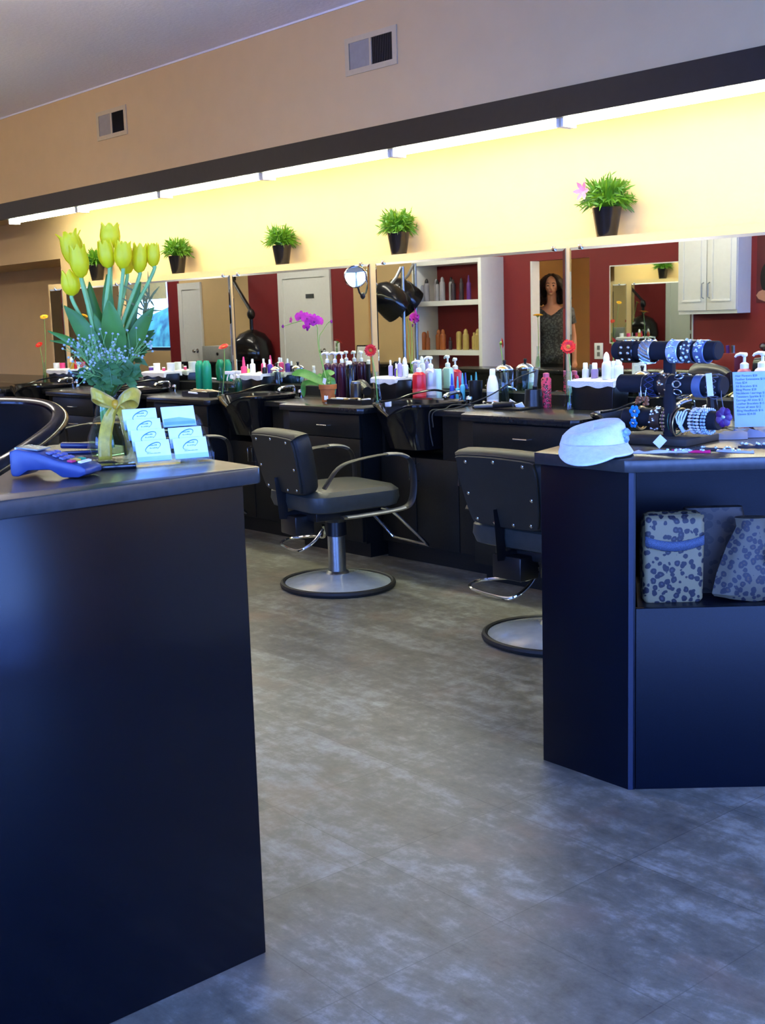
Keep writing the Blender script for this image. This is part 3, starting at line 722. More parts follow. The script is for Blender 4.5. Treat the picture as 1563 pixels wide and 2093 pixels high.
def glass_jar(label, px, Y, h=.23, r=.052, knob=True):
    t = thing('disinfectant_jar', label, 'jar', (XA(px, 790, Y), Y, ZT), 0, 'glass jars with silver lids on the worktop')
    obj('glass_body', MB().lathe([(r * .95, 0), (r, .006), (r, h * .80), (r * .9, h * .84), (r * .86, h * .84), (r * .93, h * .78), (r * .93, .012), (.001, .01)], 28), M['glass'], t)
    obj('liquid', MB().lathe([(r * .90, .013), (r * .90, h * .5)], 24), M['water'], t)
    l = obj('lid', MB().lathe([(r * .98, h * .84), (r * .98, h * .87), (r * .7, h * .93), (r * .25, h * .97), (.001, h * .975)], 28), M['chrome'], t)
    obj('knob', MB().lathe([(.007, h * .96), (.007, h * 1.02), (.011, h * 1.05), (.008, h * 1.08)], 14), M['plastic'], l)
    for k in range(4):
        a = k * 1.6
        obj('comb', MB().at((math.cos(a) * .012, math.sin(a) * .012, h * .42), (.12 * math.cos(a), .14 * math.sin(a), a)).cb((0, 0, 0), (.022, .004, h * .72)), M['plastic'] if k % 2 else M['steel'], t)
    return t
glass_jar('glass jar with silver lid and black knob next to the white bottle', 1031, 4.97)
glass_jar('glass jar with silver lid behind the spray bottle', 567, 4.965, .20, .046)
glass_jar('glass jar partly behind the bracelet stand', 1312, 4.95, .21, .045)
bottle('white_bottle', 'plain white bottle with a long neck before the glass jar', 'bottle', (XA(1007, 815, 4.90), 4.90, ZT), .033, ZA(1007, 765, 4.9) - ZT, M['wp'], 'cap', neck=.4, shoulder=.5, lab=C('grey_print', (.45, .52, .50), .5))
# pink patterned can, black tool holder with irons
o = thing('hair_spray_can', 'pink and black patterned can beside the black tool holder', 'can', (XA(1116, 795, 4.94), 4.94, ZT))
pm = leopard('pink_pattern', (.50, .03, .10), (.05, .005, .012), (.55, .25, .30), 70)
obj('can', MB().lathe([(.027, 0), (.027, .15), (.02, .16)], 20), pm, o); obj('nozzle', MB().lathe([(.017, .158), (.017, .18), (.008, .184)], 14), C('pink_cap', (.5, .1, .2)), o)
o = thing('tool_holder', 'black tool holder next to the pink can', 'holder', (XA(1090, 805, 4.86), 4.86, ZT))
obj('holder', MB().lathe([(.05, 0), (.05, .01), (.045, .10), (.04, .10), (.045, .012), (.001, .01)], 20), M['plastic'], o)
def iron(name, label, p0, p1, tipm=None):
    t = thing(name, label, 'hair tool', p0, 0)
    v = Vector(p1) - Vector(p0)
    obj('grip', MB().tube([(0, 0, 0), v * .5], .014, 10), M['plastic'], t)
    obj('barrel', MB().tube([v * .5, v], .010, 10), tipm or M['steel'], t)
    return t
hx = XA(1090, 805, 4.86)
iron('curling_iron', 'curling iron lying across the tray before the tool holder', (hx - .02, 4.72, ZT + .03), (hx - .24, 4.66, ZT + .015), M['greyband'])
iron('curling_iron', 'curling iron leaning out of the tool holder', (hx, 4.86, ZT + .03), (hx + .05, 4.83, ZT + .21), M['greyband'])
iron('flat_iron', 'black hair tool lying left of the tool holder', (hx - .06, 4.80, ZT + .02), (hx - .26, 4.76, ZT + .025), M['plastic'])
for k, (pts, lb) in enumerate([([(hx - .24, 4.66, ZT + .02), (hx - .30, 4.56, ZT + .03), (hx - .31, 4.50, ZT + .01), (hx - .30, 4.385, ZT + .006), (hx - .30, 4.382, .78), (hx - .29, 4.39, .70)], 'black power cord hanging over the worktop edge below the white bottle'),
                               ([(hx + .05, 4.83, ZT + .2), (hx + .02, 4.72, ZT + .17), (hx - .08, 4.60, ZT + .08), (hx - .22, 4.50, ZT + .02), (hx - .27, 4.384, ZT + .006), (hx - .275, 4.38, .80)], 'black power cord arching down from the tool holder')]):
    tag(obj('power_cord', MB().tube(spline(pts, 6), .0035, 6), M['rubber'], None), lb, 'cord')
for k, (px, py, a) in enumerate(((1047, 826, .5), (1063, 832, -.3))):
    P = at(px, py, 2, ZT + .012)
    o = obj('price_tag', MB().box((-.022, -.002, -.012), (.022, .002, .022)), M['paper'], loc=(P.x, P.y, ZT + .014), rot=(.5, a, .3), bev=.001)
    tag(o, ['white paper tag on the hair tools, left one', 'white paper tag at the cord ends, right one'][k], 'tag')
o = thing('tool_tray', 'shallow black tray under the hair tools beside the white bottle', 'tray', (hx - .12, 4.78, ZT))
obj('tray', MB().box((-.17, -.09, 0), (.17, .10, .012)), M['plastic'], o, bev=.004)
for k, (dx, dy, m_) in enumerate(((-.12, -.02, M['wood']), (-.08, .03, C('amber_clip', (.5, .2, .08))), (-.05, -.04, M['wp']))):
    tag(obj('hair_clip', MB().at((hx - .12 + dx, 4.78 + dy, ZT + .022), (.2, .3, k)).cb((0, 0, 0), (.07, .012, .012)), m_, bev=.003), ['cream hair clip on the tool tray', 'amber hair clip on the tool tray', 'white hair clip on the tool tray'][k], 'hair clip')

TB[0] = None
# ---- gerberas in slim glass vases
def gerbera(name, label, base, head, look, R=.036, petal=None, group=None, n=18):
    t = thing(name, label, 'flower', base, 0, group)
    hd_ = Vector(head) - Vector(base)
    mid = hd_ * .55 + Vector((.008, .004, 0))
    L = Vector(look).normalized()
    obj('stem', MB().tube(spline([(0, 0, .01), mid, hd_ - L * .012], 6), .0032, 7), M['stem'], t)
    q_ = L.to_track_quat('Z', 'Y').to_matrix()
    b = MB()
    for ring, (nn_, r0, r1, lift) in enumerate(((n, .3, 1.0, .10), (n - 4, .25, .72, .22))):
        for k in range(nn_):
            a = 2 * PI * (k + .5 * ring) / nn_ + random.uniform(-.05, .05)
            d = Vector((math.cos(a), math.sin(a), 0)); rr_ = r1 * R * random.uniform(.93, 1.04)
            pts = [q_ @ (d * (r0 * R) + Vector((0, 0, .001 + .002 * ring))), q_ @ (d * (.6 * rr_) + Vector((0, 0, lift * R * .7))), q_ @ (d * (.88 * rr_) + Vector((0, 0, lift * R))), q_ @ (d * rr_ + Vector((0, 0, lift * R * .8)))]
            b.blade([p + hd_ for p in pts], [.003, .15 * R, .14 * R, .02 * R], q_ @ Vector((0, 0, 1)), .15)
    obj('petals', b, petal or M['gerb'], t)
    b = MB().at(hd_ + L * .002, L.to_track_quat('Z', 'Y').to_euler()); b.ell((0, 0, 0), (R * .30, R * .30, R * .14), 14, 6)
    obj('flower_centre', b, M['gcent'], t)
    b = MB().at(hd_ - L * .007, L.to_track_quat('Z', 'Y').to_euler()); b.lathe([(.003, -.008), (R * .3, .0), (R * .34, .006)], 12)
    obj('calyx', b, M['stem'], t)
    return t
def bud_vase(label, loc, h=.22, r=.032):
    t = thing('bud_vase', label, 'vase', loc, 0, 'slim clear glass bud vases along the worktop')
    obj('glass_body', MB().lathe([(r, 0), (r, .008), (r * .8, .05), (r * .42, .13), (r * .36, h * .8), (r * .45, h), (r * .36, h), (r * .27, h * .8), (r * .33, .13), (r * .68, .05), (r * .8, .014), (.001, .012)], 24), M['glass'], t)
    obj('water', MB().lathe([(r * .72, .015), (r * .62, .055), (r * .34, .11)], 20), M['water'], t)
    return t
GG = 'gerberas in slim vases along the worktop'
def station_flower(px, py, b, look, lab_f, lab_v, m_=None, h=.2, R=.036):
    bud_vase(lab_v, b, h)
    H_ = at(px, py, 1, b[1] - .015)
    return gerbera('gerbera', lab_f, (b[0], b[1], b[2] + .012), H_, look, R, m_, GG)
station_flower(457, 709, (-6.735, 4.58, ZT), (.2, -.5, .9), 'red gerbera beside the green bottles, seen from the side', 'slim glass vase with a red gerbera beside the green bottles')
v2 = at(772, 832, 2, ZT)
station_flower(757, 716, (v2.x, v2.y, ZT), (.65, -.74, .1), 'red gerbera facing the entrance right of the orchid', 'slim glass vase with a red gerbera right of the orchid')
v3 = at(1163, 837, 2, ZT)
station_flower(1161, 709, (v3.x, v3.y, ZT), (.6, -.75, .35), 'red gerbera by the white mirror strip left of the bracelet stand', 'slim glass vase with a red gerbera left of the bracelet stand', R=.040)
vb = (XA(92, 772, 4.9), 4.9, ZT); bud_vase('slim glass vase with two gerberas at the far left end', vb, .2)
gerbera('gerbera', 'yellow gerbera at the far left end, tilted right', (vb[0], vb[1], ZT + .012), at(90, 648, 1, 4.86), (.4, -.3, .8), .036, M['gerby'], GG)
gerbera('gerbera', 'red gerbera at the far left end below the yellow one', (vb[0] - .01, vb[1], ZT + .012), at(80, 705, 1, 4.84), (.3, -.5, .6), .034, None, GG)

# ---- orchid
pc = at(652, 822, 2, ZT); pc = Vector((pc.x, 4.70, ZT))
t = thing('orchid', 'magenta orchid in a terracotta pot on the worktop', 'potted plant', pc)
pr, ph = .052, .105
obj('pot', MB().lathe([(pr * .74, 0), (pr * .76, .004), (pr * .95, ph * .72), (pr * 1.06, ph * .73), (pr * 1.08, ph), (pr * .96, ph), (pr * .88, ph * .8), (.001, ph * .78)], 28), M['terra'], t)
obj('price_sticker', MB().at((.035 * .66, -.0455 * .78, .025), (0, 0, math.radians(38))).cb((0, 0, 0), (.024, .003, .026)), M['paper'], t, label='white price sticker')
obj('bark', MB().at((0, 0, ph * .82)).ell((0, 0, 0), (pr * .9, pr * .9, .012), 18, 6), M['leather'], t)
obj('care_label', MB().at((-.01, -.02, ph + .012), (.2, .3, .6)).cb((0, 0, 0), (.02, .002, .055)), M['paper'], t, label='white plant label')
top_ = Vector((0, 0, ph))
def F(px, py, dy=0):                              # point beside the plant, in its own frame
    p = face(px, py, pc); return p - pc + FWD * dy
for tip, mid, w_, dp_ in (((597, 765), (622, 768), .030, -.02), ((683, 762), (668, 770), .030, .03), ((684, 806), (676, 782), .027, -.02), ((620, 812), (624, 788), .020, .03), ((660, 770), (655, 774), .025, .07)):
    pts = spline([top_ + Vector((0, 0, -.005)), F(*mid, dp_ * .6) + Vector((0, 0, .012)), F(*tip, dp_)], 5)
    n = len(pts)
    obj('leaf', MB().blade(pts, [max(.003, w_ * math.sin(PI * min(.98, .12 + .86 * k / (n - 1))) ** .6) for k in range(n)], (.5, -.6, .6), .18), M['orleaf'], t)
s1 = spline([top_, F(652, 720), F(649, 680), F(648, 668), F(640, 660, .01), F(622, 655), F(600, 660), F(585, 665), F(575, 668)], 5)
obj('flower_stem', MB().tube(s1, .0026, 7), M['stem'], t); 
s2 = spline([top_, F(654, 720, .02), F(652, 690, .02), F(660, 675, .02), F(670, 660, .02), F(678, 656, .02)], 5)
obj('flower_stem', MB().tube(s2, .0024, 7), M['stem'], t)
def orchid_flower(px, py, R, look, dy):
    P = F(px, py, dy); q_ = Vector(look).to_track_quat('Z', 'Y').to_matrix(); b = MB()
    for a, l_, w_ in ((90, 1, .30), (210, .95, .28), (330, .95, .28), (10, 1.05, .62), (170, 1.05, .62)):
        a = math.radians(a); d = Vector((math.cos(a), math.sin(a), 0)); pts = [P + q_ @ (d * R * u + Vector((0, 0, R * (.22 * u - .28 * u * u)))) for u in (.05, .3, .6, .85, l_)]
        b.blade(pts, [R * w_ * s_ for s_ in (.3, .8, 1, .75, .12)], q_ @ Vector((0, 0, 1)), .12)
    f = obj('flower', b, M['orchid'], t)
    b = MB(); b.at(P + q_ @ Vector((0, -R * .15, R * .12))).ell((0, 0, 0), (R * .2, R * .2, R * .22), 10, 6); obj('throat', b, M['orchidd'], f)
lk = Vector((.6, -.7, .1))
for a in ((616, 648, .040, lk, -.02), (628, 650, .038, lk + Vector((.3, .1, .2)), -.03), (634, 660, .034, lk + Vector((.2, .2, -.3)), -.04), (643, 655, .042, lk + Vector((0, 0, -.1)), -.03), (650, 657, .036, lk + Vector((.4, .4, .0)), -.01), (594, 655, .026, Vector((-.7, -.5, .1)), 0), (626, 668, .024, lk + Vector((0, 0, -.6)), -.02)):
    orchid_flower(*a)
for px, py in ((628, 673), (578, 667), (677, 657)): obj('bud', MB().at(F(px, py)).ell((0, 0, 0), (.008, .008, .011), 10, 6), M['orchidd'], t)

# ---- orchid station: pumps, black tools, tray
for k, px in enumerate((670, 686, 700)):
    bottle('pump_bottle', ['plum pump bottle behind the orchid, left of three', 'plum pump bottle behind the orchid, middle of three', 'plum pump bottle behind the orchid, right of three'][k], 'bottle', (XA(px, 780, 4.975), 4.975 - .0 * k, ZT), .030, ZA(px, 741, 4.975) - ZT, cPl, 'pump', rz=.3)
bx = XA(727, 800, 4.76)
def can(label, x, y, r, h, m_=None, lid=None):
    t = thing('spray_can', label, 'can', (x, y, ZT), 0, 'black cans right of the orchid')
    obj('can', MB().lathe([(r, 0), (r, h * .84), (r * .9, h * .88)], 20), m_ or M['plastic'], t)
    obj('lid', MB().lathe([(r * .82, h * .86), (r * .82, h * .97), (r * .6, h)], 18), lid or M['greyband'], t)
can('short black can with a pale lid right of the orchid', bx + .0, 4.76, .034, .125)
can('tall black can behind the short one, right of the orchid', XA(716, 780, 4.86), 4.86, .026, .22, M['gloss'], M['gloss'])
can('black can with a white top right of the plum pump bottles', XA(714, 780, 4.97), 4.97, .024, .235, M['plastic'], M['wp'])
t = thing('hair_dryer', 'black hair dryer lying right of the black cans', 'hair dryer', (XA(741, 790, 4.86), 4.86, ZT))
obj('barrel', MB().tube([(-.06, .03, .09), (-.02, .01, .085), (.05, -.02, .07), (.08, -.035, .06)], [.036, .042, .034, .028], 14), M['plastic'], t)
obj('grip', MB().tube([(-.02, .01, .06), (.0, -.01, .02), (.02, -.03, .012)], [.018, .016, .014], 10), M['plastic'], t)
t = thing('tool_tray', 'black tray of clips and combs beside the black cans', 'tray', (XA(722, 815, 4.66), 4.66, ZT))
b = MB(); b.box((-.16, -.075, 0), (.16, .075, .006)); b.box((-.16, -.075, .006), (.16, -.069, .025)); b.box((-.16, .069, .006), (.16, .075, .025)); b.box((-.16, -.069, .006), (-.154, .069, .025)); b.box((.154, -.069, .006), (.16, .069, .025))
obj('tray', b, M['plastic'], t)
tx = t.location.x
for k in range(6):
    m_ = [M['wood'], M['wp'], M['gold'], M['chrome'], M['wood'], M['wp']][k]
    o = obj('comb', MB().at((tx - .12 + .045 * k, 4.655 + .012 * (k % 3 - 1), ZT + .026), (.15, .1 * (k % 2), .4 + .5 * k)).cb((0, 0, 0), (.10, .016, .008)), m_, bev=.002)
    tag(o, ['cream comb at the left of the tray beside the black cans', 'white clip in the tray beside the black cans, second from left', 'gold clip in the middle of the tray beside the black cans', 'silver clip in the tray beside the black cans', 'cream comb right of the silver clip in the tray', 'white clip at the right end of the tray beside the black cans'][k], 'comb', 'combs and clips in the tray by the orchid')
o = obj('soap_bar', MB().cb((0, 0, .019), (.036, .022, .038)), M['wp'], loc=(v2.x + .05, v2.y + .035, ZT), rot=(0, 0, .5), bev=.006)
tag(o, 'small white box standing at the foot of the gerbera vase right of the orchid', 'box')

# ---- green bottle station
for k, px in enumerate((409, 423)):
    bottle('green_bottle', ['bright green bottle, left of the pair', 'bright green bottle, right of the pair'][k], 'bottle', (XA(px, 770, 4.965), 4.965, ZT), .034, ZA(px, 737, 4.965) - ZT, cGr, None, shoulder=.22, neck=.5)
t, zt = towel_box(XA(524, 780, 4.955), 'black box with white towel between the spray bottle and the glass jar', .30)
for k, (px, m_, r_, h_, cp, lb) in enumerate(((503, cPk, .022, .05, 'tip', 'pink bottle lying at the left of the towel box by the spray bottle'), (493, cLime, .013, .03, 'cap', 'small lime bottle at the left end of the towel by the spray bottle'), (521, M['wp'], .02, .07, 'cap', 'white bottle behind the pink one on the towel box'), (534, cPk, .018, .07, 'cap', 'pink and white bottle on the towel box by the glass jar'), (545, M['plastic'], .018, .045, 'cap', 'black jar at the right of the towel box by the glass jar'), (556, cP, .018, .065, 'cap', 'purple bottle at the right end of the towel box'))):
    bottle('product_bottle', lb, 'bottle', (XA(px, 750, 4.96), 4.96 + (.02 if k % 2 else -.02), zt), r_, h_, m_, cp, m_ if cp == 'tip' else M['wp'], group='small bottles on the towel boxes')
TB[0] = None
t = bottle('spray_bottle', 'clear spray bottle with a white trigger beside the sink', 'bottle', (-6.79, 4.70, ZT), .034, .125, M['glass'], 'spray', neck=.38, shoulder=.4, rz=.6)
obj('water', MB().lathe([(.030, .006), (.030, .06)], 20), M['water'], t)
bottle('spray_bottle', 'dark green spray bottle behind the clear one', 'bottle', (-6.90, 4.83, ZT), .026, .12, C('dark_green_bottle', (.01, .06, .04), .25), 'spray', neck=.4, shoulder=.3, rz=.4)
t = thing('comb_tray', 'black tray heaped with cream combs below the green bottles', 'tray', (XA(420, 798, 4.66), 4.66, ZT))
tx = t.location.x
b = MB(); b.box((-.17, -.085, 0), (.17, .085, .006)); b.box((-.17, -.085, .006), (.17, -.079, .035)); b.box((-.17, .079, .006), (.17, .085, .035)); b.box((-.17, -.079, .006), (-.164, .079, .035)); b.box((.164, -.079, .006), (.17, .079, .035))
obj('tray', b, M['plastic'], t)
for k in range(9):
    o = obj('comb', MB().at((tx - .11 + .03 * k, 4.655 + .02 * math.sin(k * 2.1), ZT + .030 + .005 * (k % 3)), (.12 * math.sin(k), .1, .25 * math.sin(k * 1.7))).cb((0, 0, 0), (.13, .018, .006)), M['wood'], bev=.002)
    tag(o, 'cream comb in the black tray below the green bottles', 'comb', 'cream combs in the tray below the green bottles')
tag(obj('salon_brush', MB().at((-6.98, 4.60, ZT + .018), (0, .1, .4)).ell((0, 0, 0), (.05, .018, .018), 14, 8).tube([(-.04, 0, 0), (-.13, 0, 0)], .007, 8), M['wp']), 'white brush beside the gerbera vase left of the clear spray bottle', 'brush')

# ---- stations behind the tulips and at the far left
t, zt = towel_box(XA(330, 775, 4.955), 'black box with white towel right of the tulip bouquet', .32)
for k, (px, m_, r_, h_, lb) in enumerate(((302, cP, .024, .035, 'purple jar on the towel right of the tulips'), (320, M['wp'], .026, .06, 'white jar on the towel right of the tulips, left one'), (334, cPk, .012, .03, 'pink pot on the towel right of the tulips'), (349, M['wp'], .030, .065, 'white jar on the towel right of the tulips, right one'), (361, cP, .022, .045, 'purple bottle at the right end of the towel right of the tulips'))):
    jar('product_jar', lb, (XA(px, 745, 4.96), 4.96, zt), r_, h_, m_, M['wp'], 'jars on the towel boxes')
TB[0] = None
t, zt = towel_box(XA(132, 760, 4.955), 'black box with white towel left of the tulip bouquet', .34)
for k, (px, m_, r_, h_, lb) in enumerate(((108, M['wp'], .028, .05, 'white jar on the towel left of the tulips'), (127, cPk, .024, .05, 'pink jar on the towel left of the tulips'))):
    jar('product_jar', lb, (XA(px, 740, 4.96), 4.96, zt), r_, h_, m_, M['wp'] if k == 0 else m_, 'jars on the towel boxes')
bottle('product_bottle', 'amber bottle with a white cap left of the tulips', 'bottle', (XA(146, 735, 4.96), 4.96, zt), .022, .06, cAmb, 'dome', group='small bottles on the towel boxes')
bottle('product_bottle', 'small red bottle next to the amber one', 'bottle', (XA(154, 735, 4.97), 4.985, zt), .012, .045, cRed, 'cap', cRed, group='small bottles on the towel boxes')

TB[0] = None
# ---- station behind the bracelet stand
t, zt = towel_box(XA(1226, 800, 4.955), 'black box with white towel left of the bracelet stand', .27, .14)
for k, (px, m_, r_, h_, lb) in enumerate(((1196, C('grey_white', (.6, .62, .62)), .017, .05, 'pale grey bottle at the left of the towel by the bracelet stand'), (1215, C('mauve', (.28, .20, .36)), .019, .05, 'mauve jar on the towel by the bracelet stand'), (1254, M['wp'], .018, .06, 'white box shaped bottle right of the pale pump bottle'), (1266, C('rust', (.25, .09, .03)), .013, .05, 'rust coloured bottle on the towel by the bracelet stand'), (1281, M['wp'], .022, .07, 'white bottle at the right end of the towel by the bracelet stand'))):
    bottle('product_bottle', lb, 'bottle', (XA(px, 760, 4.96), 4.96, zt), r_, h_, m_, 'cap', neck=.6, shoulder=.1, group='small bottles on the towel boxes')
bottle('product_bottle', 'silver white bottle, tallest on the towel by the bracelet stand', 'bottle', (XA(1239, 760, 4.93), 4.93, zt), .024, .095, C('pearl', (.70, .72, .74), .3), 'dome', group='small bottles on the towel boxes', shoulder=.3)
TB[0] = None
bottle('pump_bottle', 'rose pump bottle behind the sign, left one', 'bottle', (XA(1520, 800, 4.8), 4.8, ZT), .045, ZA(1520, 752, 4.8) - ZT, C('rose_bottle', (.45, .12, .14), .25), 'pump', rz=.2, shoulder=.3)
bottle('pump_bottle', 'pale pink pump bottle behind the sign, right one', 'bottle', (XA(1557, 800, 4.8), 4.8, ZT), .05, ZA(1557, 750, 4.8) - ZT, C('pink_cream_bottle', (.80, .52, .48), .25), 'pump', rz=.2, shoulder=.3)
t = thing('hair_dryer', 'black hair dryer behind the jewelled bracelets', 'hair dryer', (XA(1455, 760, 4.78), 4.78, ZT))
obj('barrel', MB().tube([(-.10, .03, .20), (-.04, .01, .20), (.06, -.01, .19), (.10, -.02, .18)], [.05, .058, .048, .035], 14), M['plastic'], t)
obj('grip', MB().tube([(-.02, .01, .18), (.0, 0, .08), (.01, 0, .0)], [.026, .024, .03], 10), M['plastic'], t)
iron('flat_iron', 'gold and black flat iron behind the silver bracelet', (XA(1375, 760, 4.86), 4.86, ZT + .03), (XA(1420, 740, 4.86), 4.86, ZT + .10), M['gold'])

# ---- round magnifying mirror stuck on the mirror behind the orchid
P = at(726, 565, 1, 5.0)
t = thing('magnifying_mirror', 'small round mirror stuck high on the mirror above the orchid', 'mirror', P)
obj('frame', MB().at((0, 0, 0), (PI / 2, 0, math.radians(52))).torus(.066, .006, 32, 8), M['chrome'], t)
obj('glass', MB().at((0, 0, 0), (PI / 2, 0, math.radians(52))).lathe([(.066, -.004), (.066, .003), (.04, .0045), (.001, .005)], 32), M['mirror'], t)
obj('arm', MB().tube([(0, .004, -.03), (.0, .03, -.10), (0, .048, -.12)], .006, 8), M['plastic'], t)
obj('suction_cup', MB().at((0, .0565, -.12), (PI / 2, 0, 0)).lathe([(.022, 0), (.016, .008), (.006, .012)], 16), M['plastic'], t)

# ---------------------------------------------------------------- plants on the ledge
def potted(label, px, py, Y, k, flower=False, seed=1, R=.105):
    rnd = random.Random(seed)
    t = thing('potted_plant', label, 'potted plant', (XA(px, py, Y), Y, 1.752), 0, 'green plants in black pots on the ledge')
    h = .125 * k; r = .062 * k
    obj('pot', MB().lathe([(r * .70, 0), (r * .72, .003), (r * 1.03, h * .97), (r * 1.06, h), (r * .97, h), (r * .9, h * .9), (.001, h * .88)], 28), M['pot'], t)
    b = MB()
    for i in range(230):
        a = rnd.uniform(0, 2 * PI); el = rnd.uniform(-.12, 1.0) * PI / 2; L = R * k * rnd.uniform(.65, 1.1) * (1 + .28 * max(0, math.sin(el)))
        d = Vector((math.cos(a) * math.cos(el), math.sin(a) * math.cos(el) * .75, math.sin(el) * 1.02))
        s_ = Vector((math.cos(a) * r * .5, math.sin(a) * r * .5, h * .95 + .01))
        e_ = s_ + d * L; m_ = (s_ + e_) / 2 + Vector((0, 0, .02 * k)); e_.z -= .012
        b.blade(spline([s_, m_, e_], 2), [.002, .0042 * k, .005 * k, .004 * k, .0006], d.cross(Vector((rnd.random(), rnd.random(), rnd.random()))), .2)
        if i % 3 == 0:
            for u in (.45, .65, .82):
                p = s_.lerp(e_, u) + Vector((0, 0, .012)); q_ = p + Vector((rnd.uniform(-1, 1), rnd.uniform(-.6, .6), rnd.uniform(-.2, .9))).normalized() * .035 * k
                b.blade([p, p.lerp(q_, .5), q_], [.0015, .0042 * k, .0006], (0, -1, .4), .2)
    f = obj('foliage', b, M['grass'], t)
    if flower:
        P = Vector((-.085, -.085, .235)); b = MB()
        for a in range(6):
            a = a * PI / 3; d = Vector((math.cos(a), -.3, math.sin(a)))
            b.blade([P, P + d * .02, P + d * .036, P + d * .052 + Vector((0, -.006, 0))], [.004, .011, .012, .001], (0, -1, .1), .2)
        obj('lily_flower', b, C('lily_pink', (.75, .16, .30), .5, var=.25), t, label='pink lily bloom')
    return t
potted('grassy plant in a black pot on the ledge, topped by a pink lily', 1240, 480, 5.13, 1.18, True, 3, .11)
potted('grassy plant in a black pot, next left of the one with the lily', 815, 517, 5.13, 1.08, False, 5)
potted('grassy plant in a black pot on the ledge, above the mirror behind the orchid', 577, 538, 5.13, 1.05, False, 8)
potted('grassy plant in a black pot on the ledge, just right of the tulip heads', 364, 556, 5.13, 1.08, False, 9)
potted('grassy plant in a black pot on the ledge, behind the tulip heads', 199, 568, 5.13, 1.08, False, 12)
# ---------------------------------------------------------------- on the left reception counter
ZL = 1.081
vp = at(238, 936, 2, ZL); VP = Vector((vp.x, vp.y, ZL))
VP = Vector((-2.40, 1.325, ZL))
t = thing('tulip_vase', 'clear glass vase holding yellow tulips, tied with a yellow ribbon bow', 'vase', VP)
obj('glass_body', MB().lathe([(.040, 0), (.044, .006), (.050, .03), (.048, .055), (.030, .10), (.022, .135), (.028, .165), (.025, .165), (.019, .135), (.027, .10), (.044, .055), (.046, .03), (.040, .012), (.001, .010)], 36), M['glass'], t)
obj('water', MB().lathe([(.039, .013), (.044, .03), (.042, .055), (.033, .085)], 30), M['water'], t)
def FV(px, py, dy=0): return face(px, py, VP) - VP + FWD * dy
knot = FV(247, 823, -.052)
UP = Vector((0, 0, 1)); RT = Vector((FWD.y, -FWD.x, 0))
rb = MB()
def ribbon(pts, w, wd):
    pts = [Vector(p) for p in pts]; rows = []
    for k, p in enumerate(pts):
        tt = (pts[min(k + 1, len(pts) - 1)] - pts[max(k - 1, 0)]).normalized(); s_ = tt.cross(Vector(wd)).normalized() if False else Vector(wd).normalized()
        ww = w[k] if hasattr(w, '__len__') else w
        rows.append([tuple(p - s_ * ww), tuple(p - s_ * ww * .4 + FWD * .002), tuple(p + s_ * ww * .4 - FWD * .002), tuple(p + s_ * ww)])
    rb.loft(rows, closed=False)
wdv = (UP * .95 - RT * .1 + FWD * .35)
ribbon(spline([knot, FV(226, 806, -.085), FV(205, 799, -.075), FV(198, 806, -.05), FV(214, 818, -.035), knot + FWD * .012], 5), [.008] + [.013] * 24 + [.008], wdv)
ribbon(spline([knot, FV(268, 806, -.085), FV(286, 800, -.075), FV(295, 812, -.05), FV(278, 824, -.035), knot + FWD * .012], 5), [.008] + [.014] * 24 + [.008], wdv + RT * .3)
rib = obj('ribbon_bow', rb, M['ribbon'], t, label='sheer yellow ribbon bow'); md = rib.modifiers.new('t', 'SOLIDIFY'); md.thickness = .0008
rb = MB()
ribbon(spline([knot, FV(232, 850, -.045), FV(226, 890, -.055), FV(228, 934, -.062)], 5), [.008, .010, .012, .013, .014, .014, .015, .015, .015, .015, .015, .015, .015, .015, .015, .015], RT + UP * .1)
ribbon(spline([knot, FV(262, 842, -.045), FV(274, 870, -.05), FV(280, 890, -.045)], 5), [.008, .010, .012, .013, .014, .014, .015, .015, .015, .015, .015, .015, .015, .015, .015, .015], RT + UP * .3)
rt_ = obj('ribbon_tails', rb, M['ribbon'], t, label='hanging ribbon tails'); md = rt_.modifiers.new('t', 'SOLIDIFY'); md.thickness = .0008
obj('ribbon_knot', MB().at(knot - FWD * .004).ell((0, 0, 0), (.012, .010, .011), 14, 8), C('ribbon_orange', (.75, .36, .02), .4), t)

def tulip(label, hx, hy, hw, hh, dy, tilt=(0, 0), stemx=238, mid=None, op=.12):
    base = Vector((VP.x + random.uniform(-.01, .01), VP.y + random.uniform(-.01, .01), ZL + .03))
    t = thing('tulip', label, 'flower', base, 0, 'yellow tulips in the vase')
    sc_ = .00108
    H_ = Vector(VP) + FV(hx, hy + hh * .5, dy) - base          # bottom of the bloom
    ax = (UP + RT * tilt[0] + FWD * tilt[1]).normalized()
    neck = VP + Vector((random.uniform(-.008, .008), random.uniform(-.008, .008), .15)) - base
    obj('stem', MB().tube(spline([(0, 0, 0), neck, neck.lerp(H_, .55) + RT * random.uniform(-.008, .008) + UP * .004, H_ - ax * .012, H_ + ax * .003], 5), .0042, 8), M['stem'], t)
    q_ = ax.to_track_quat('Z', 'Y').to_matrix()
    h = hh * sc_; r = hw * sc_ / 2
    prof = [(.18, 0), (.62, .10), (.90, .28), (1.0, .48), (.94, .70), (.86, .86), (.84 + op, 1.0)]
    for ring in range(2):
        for k in range(3):
            a0 = k * 2 * PI / 3 + ring * PI / 3 + hx; b = MB(); rows = []
            for j, (pr_, pz) in enumerate(prof):
                half = [.9, .95, .82, .74, .66, .48, .10][j]; row = []
                for i in range(7):
                    u = -1 + i / 3; a = a0 + u * half
                    rr = pr_ * r * (1.0 if ring == 0 else .90) * (1 + .05 * (1 - u * u))
                    row.append(tuple(q_ @ Vector((rr * math.cos(a), rr * math.sin(a), pz * h * (1 if ring else .97))) + H_))
                rows.append(row)
            b.loft(rows, closed=False)
            o = obj('petal', b, M['tulip'], t, ang=80)
    return t
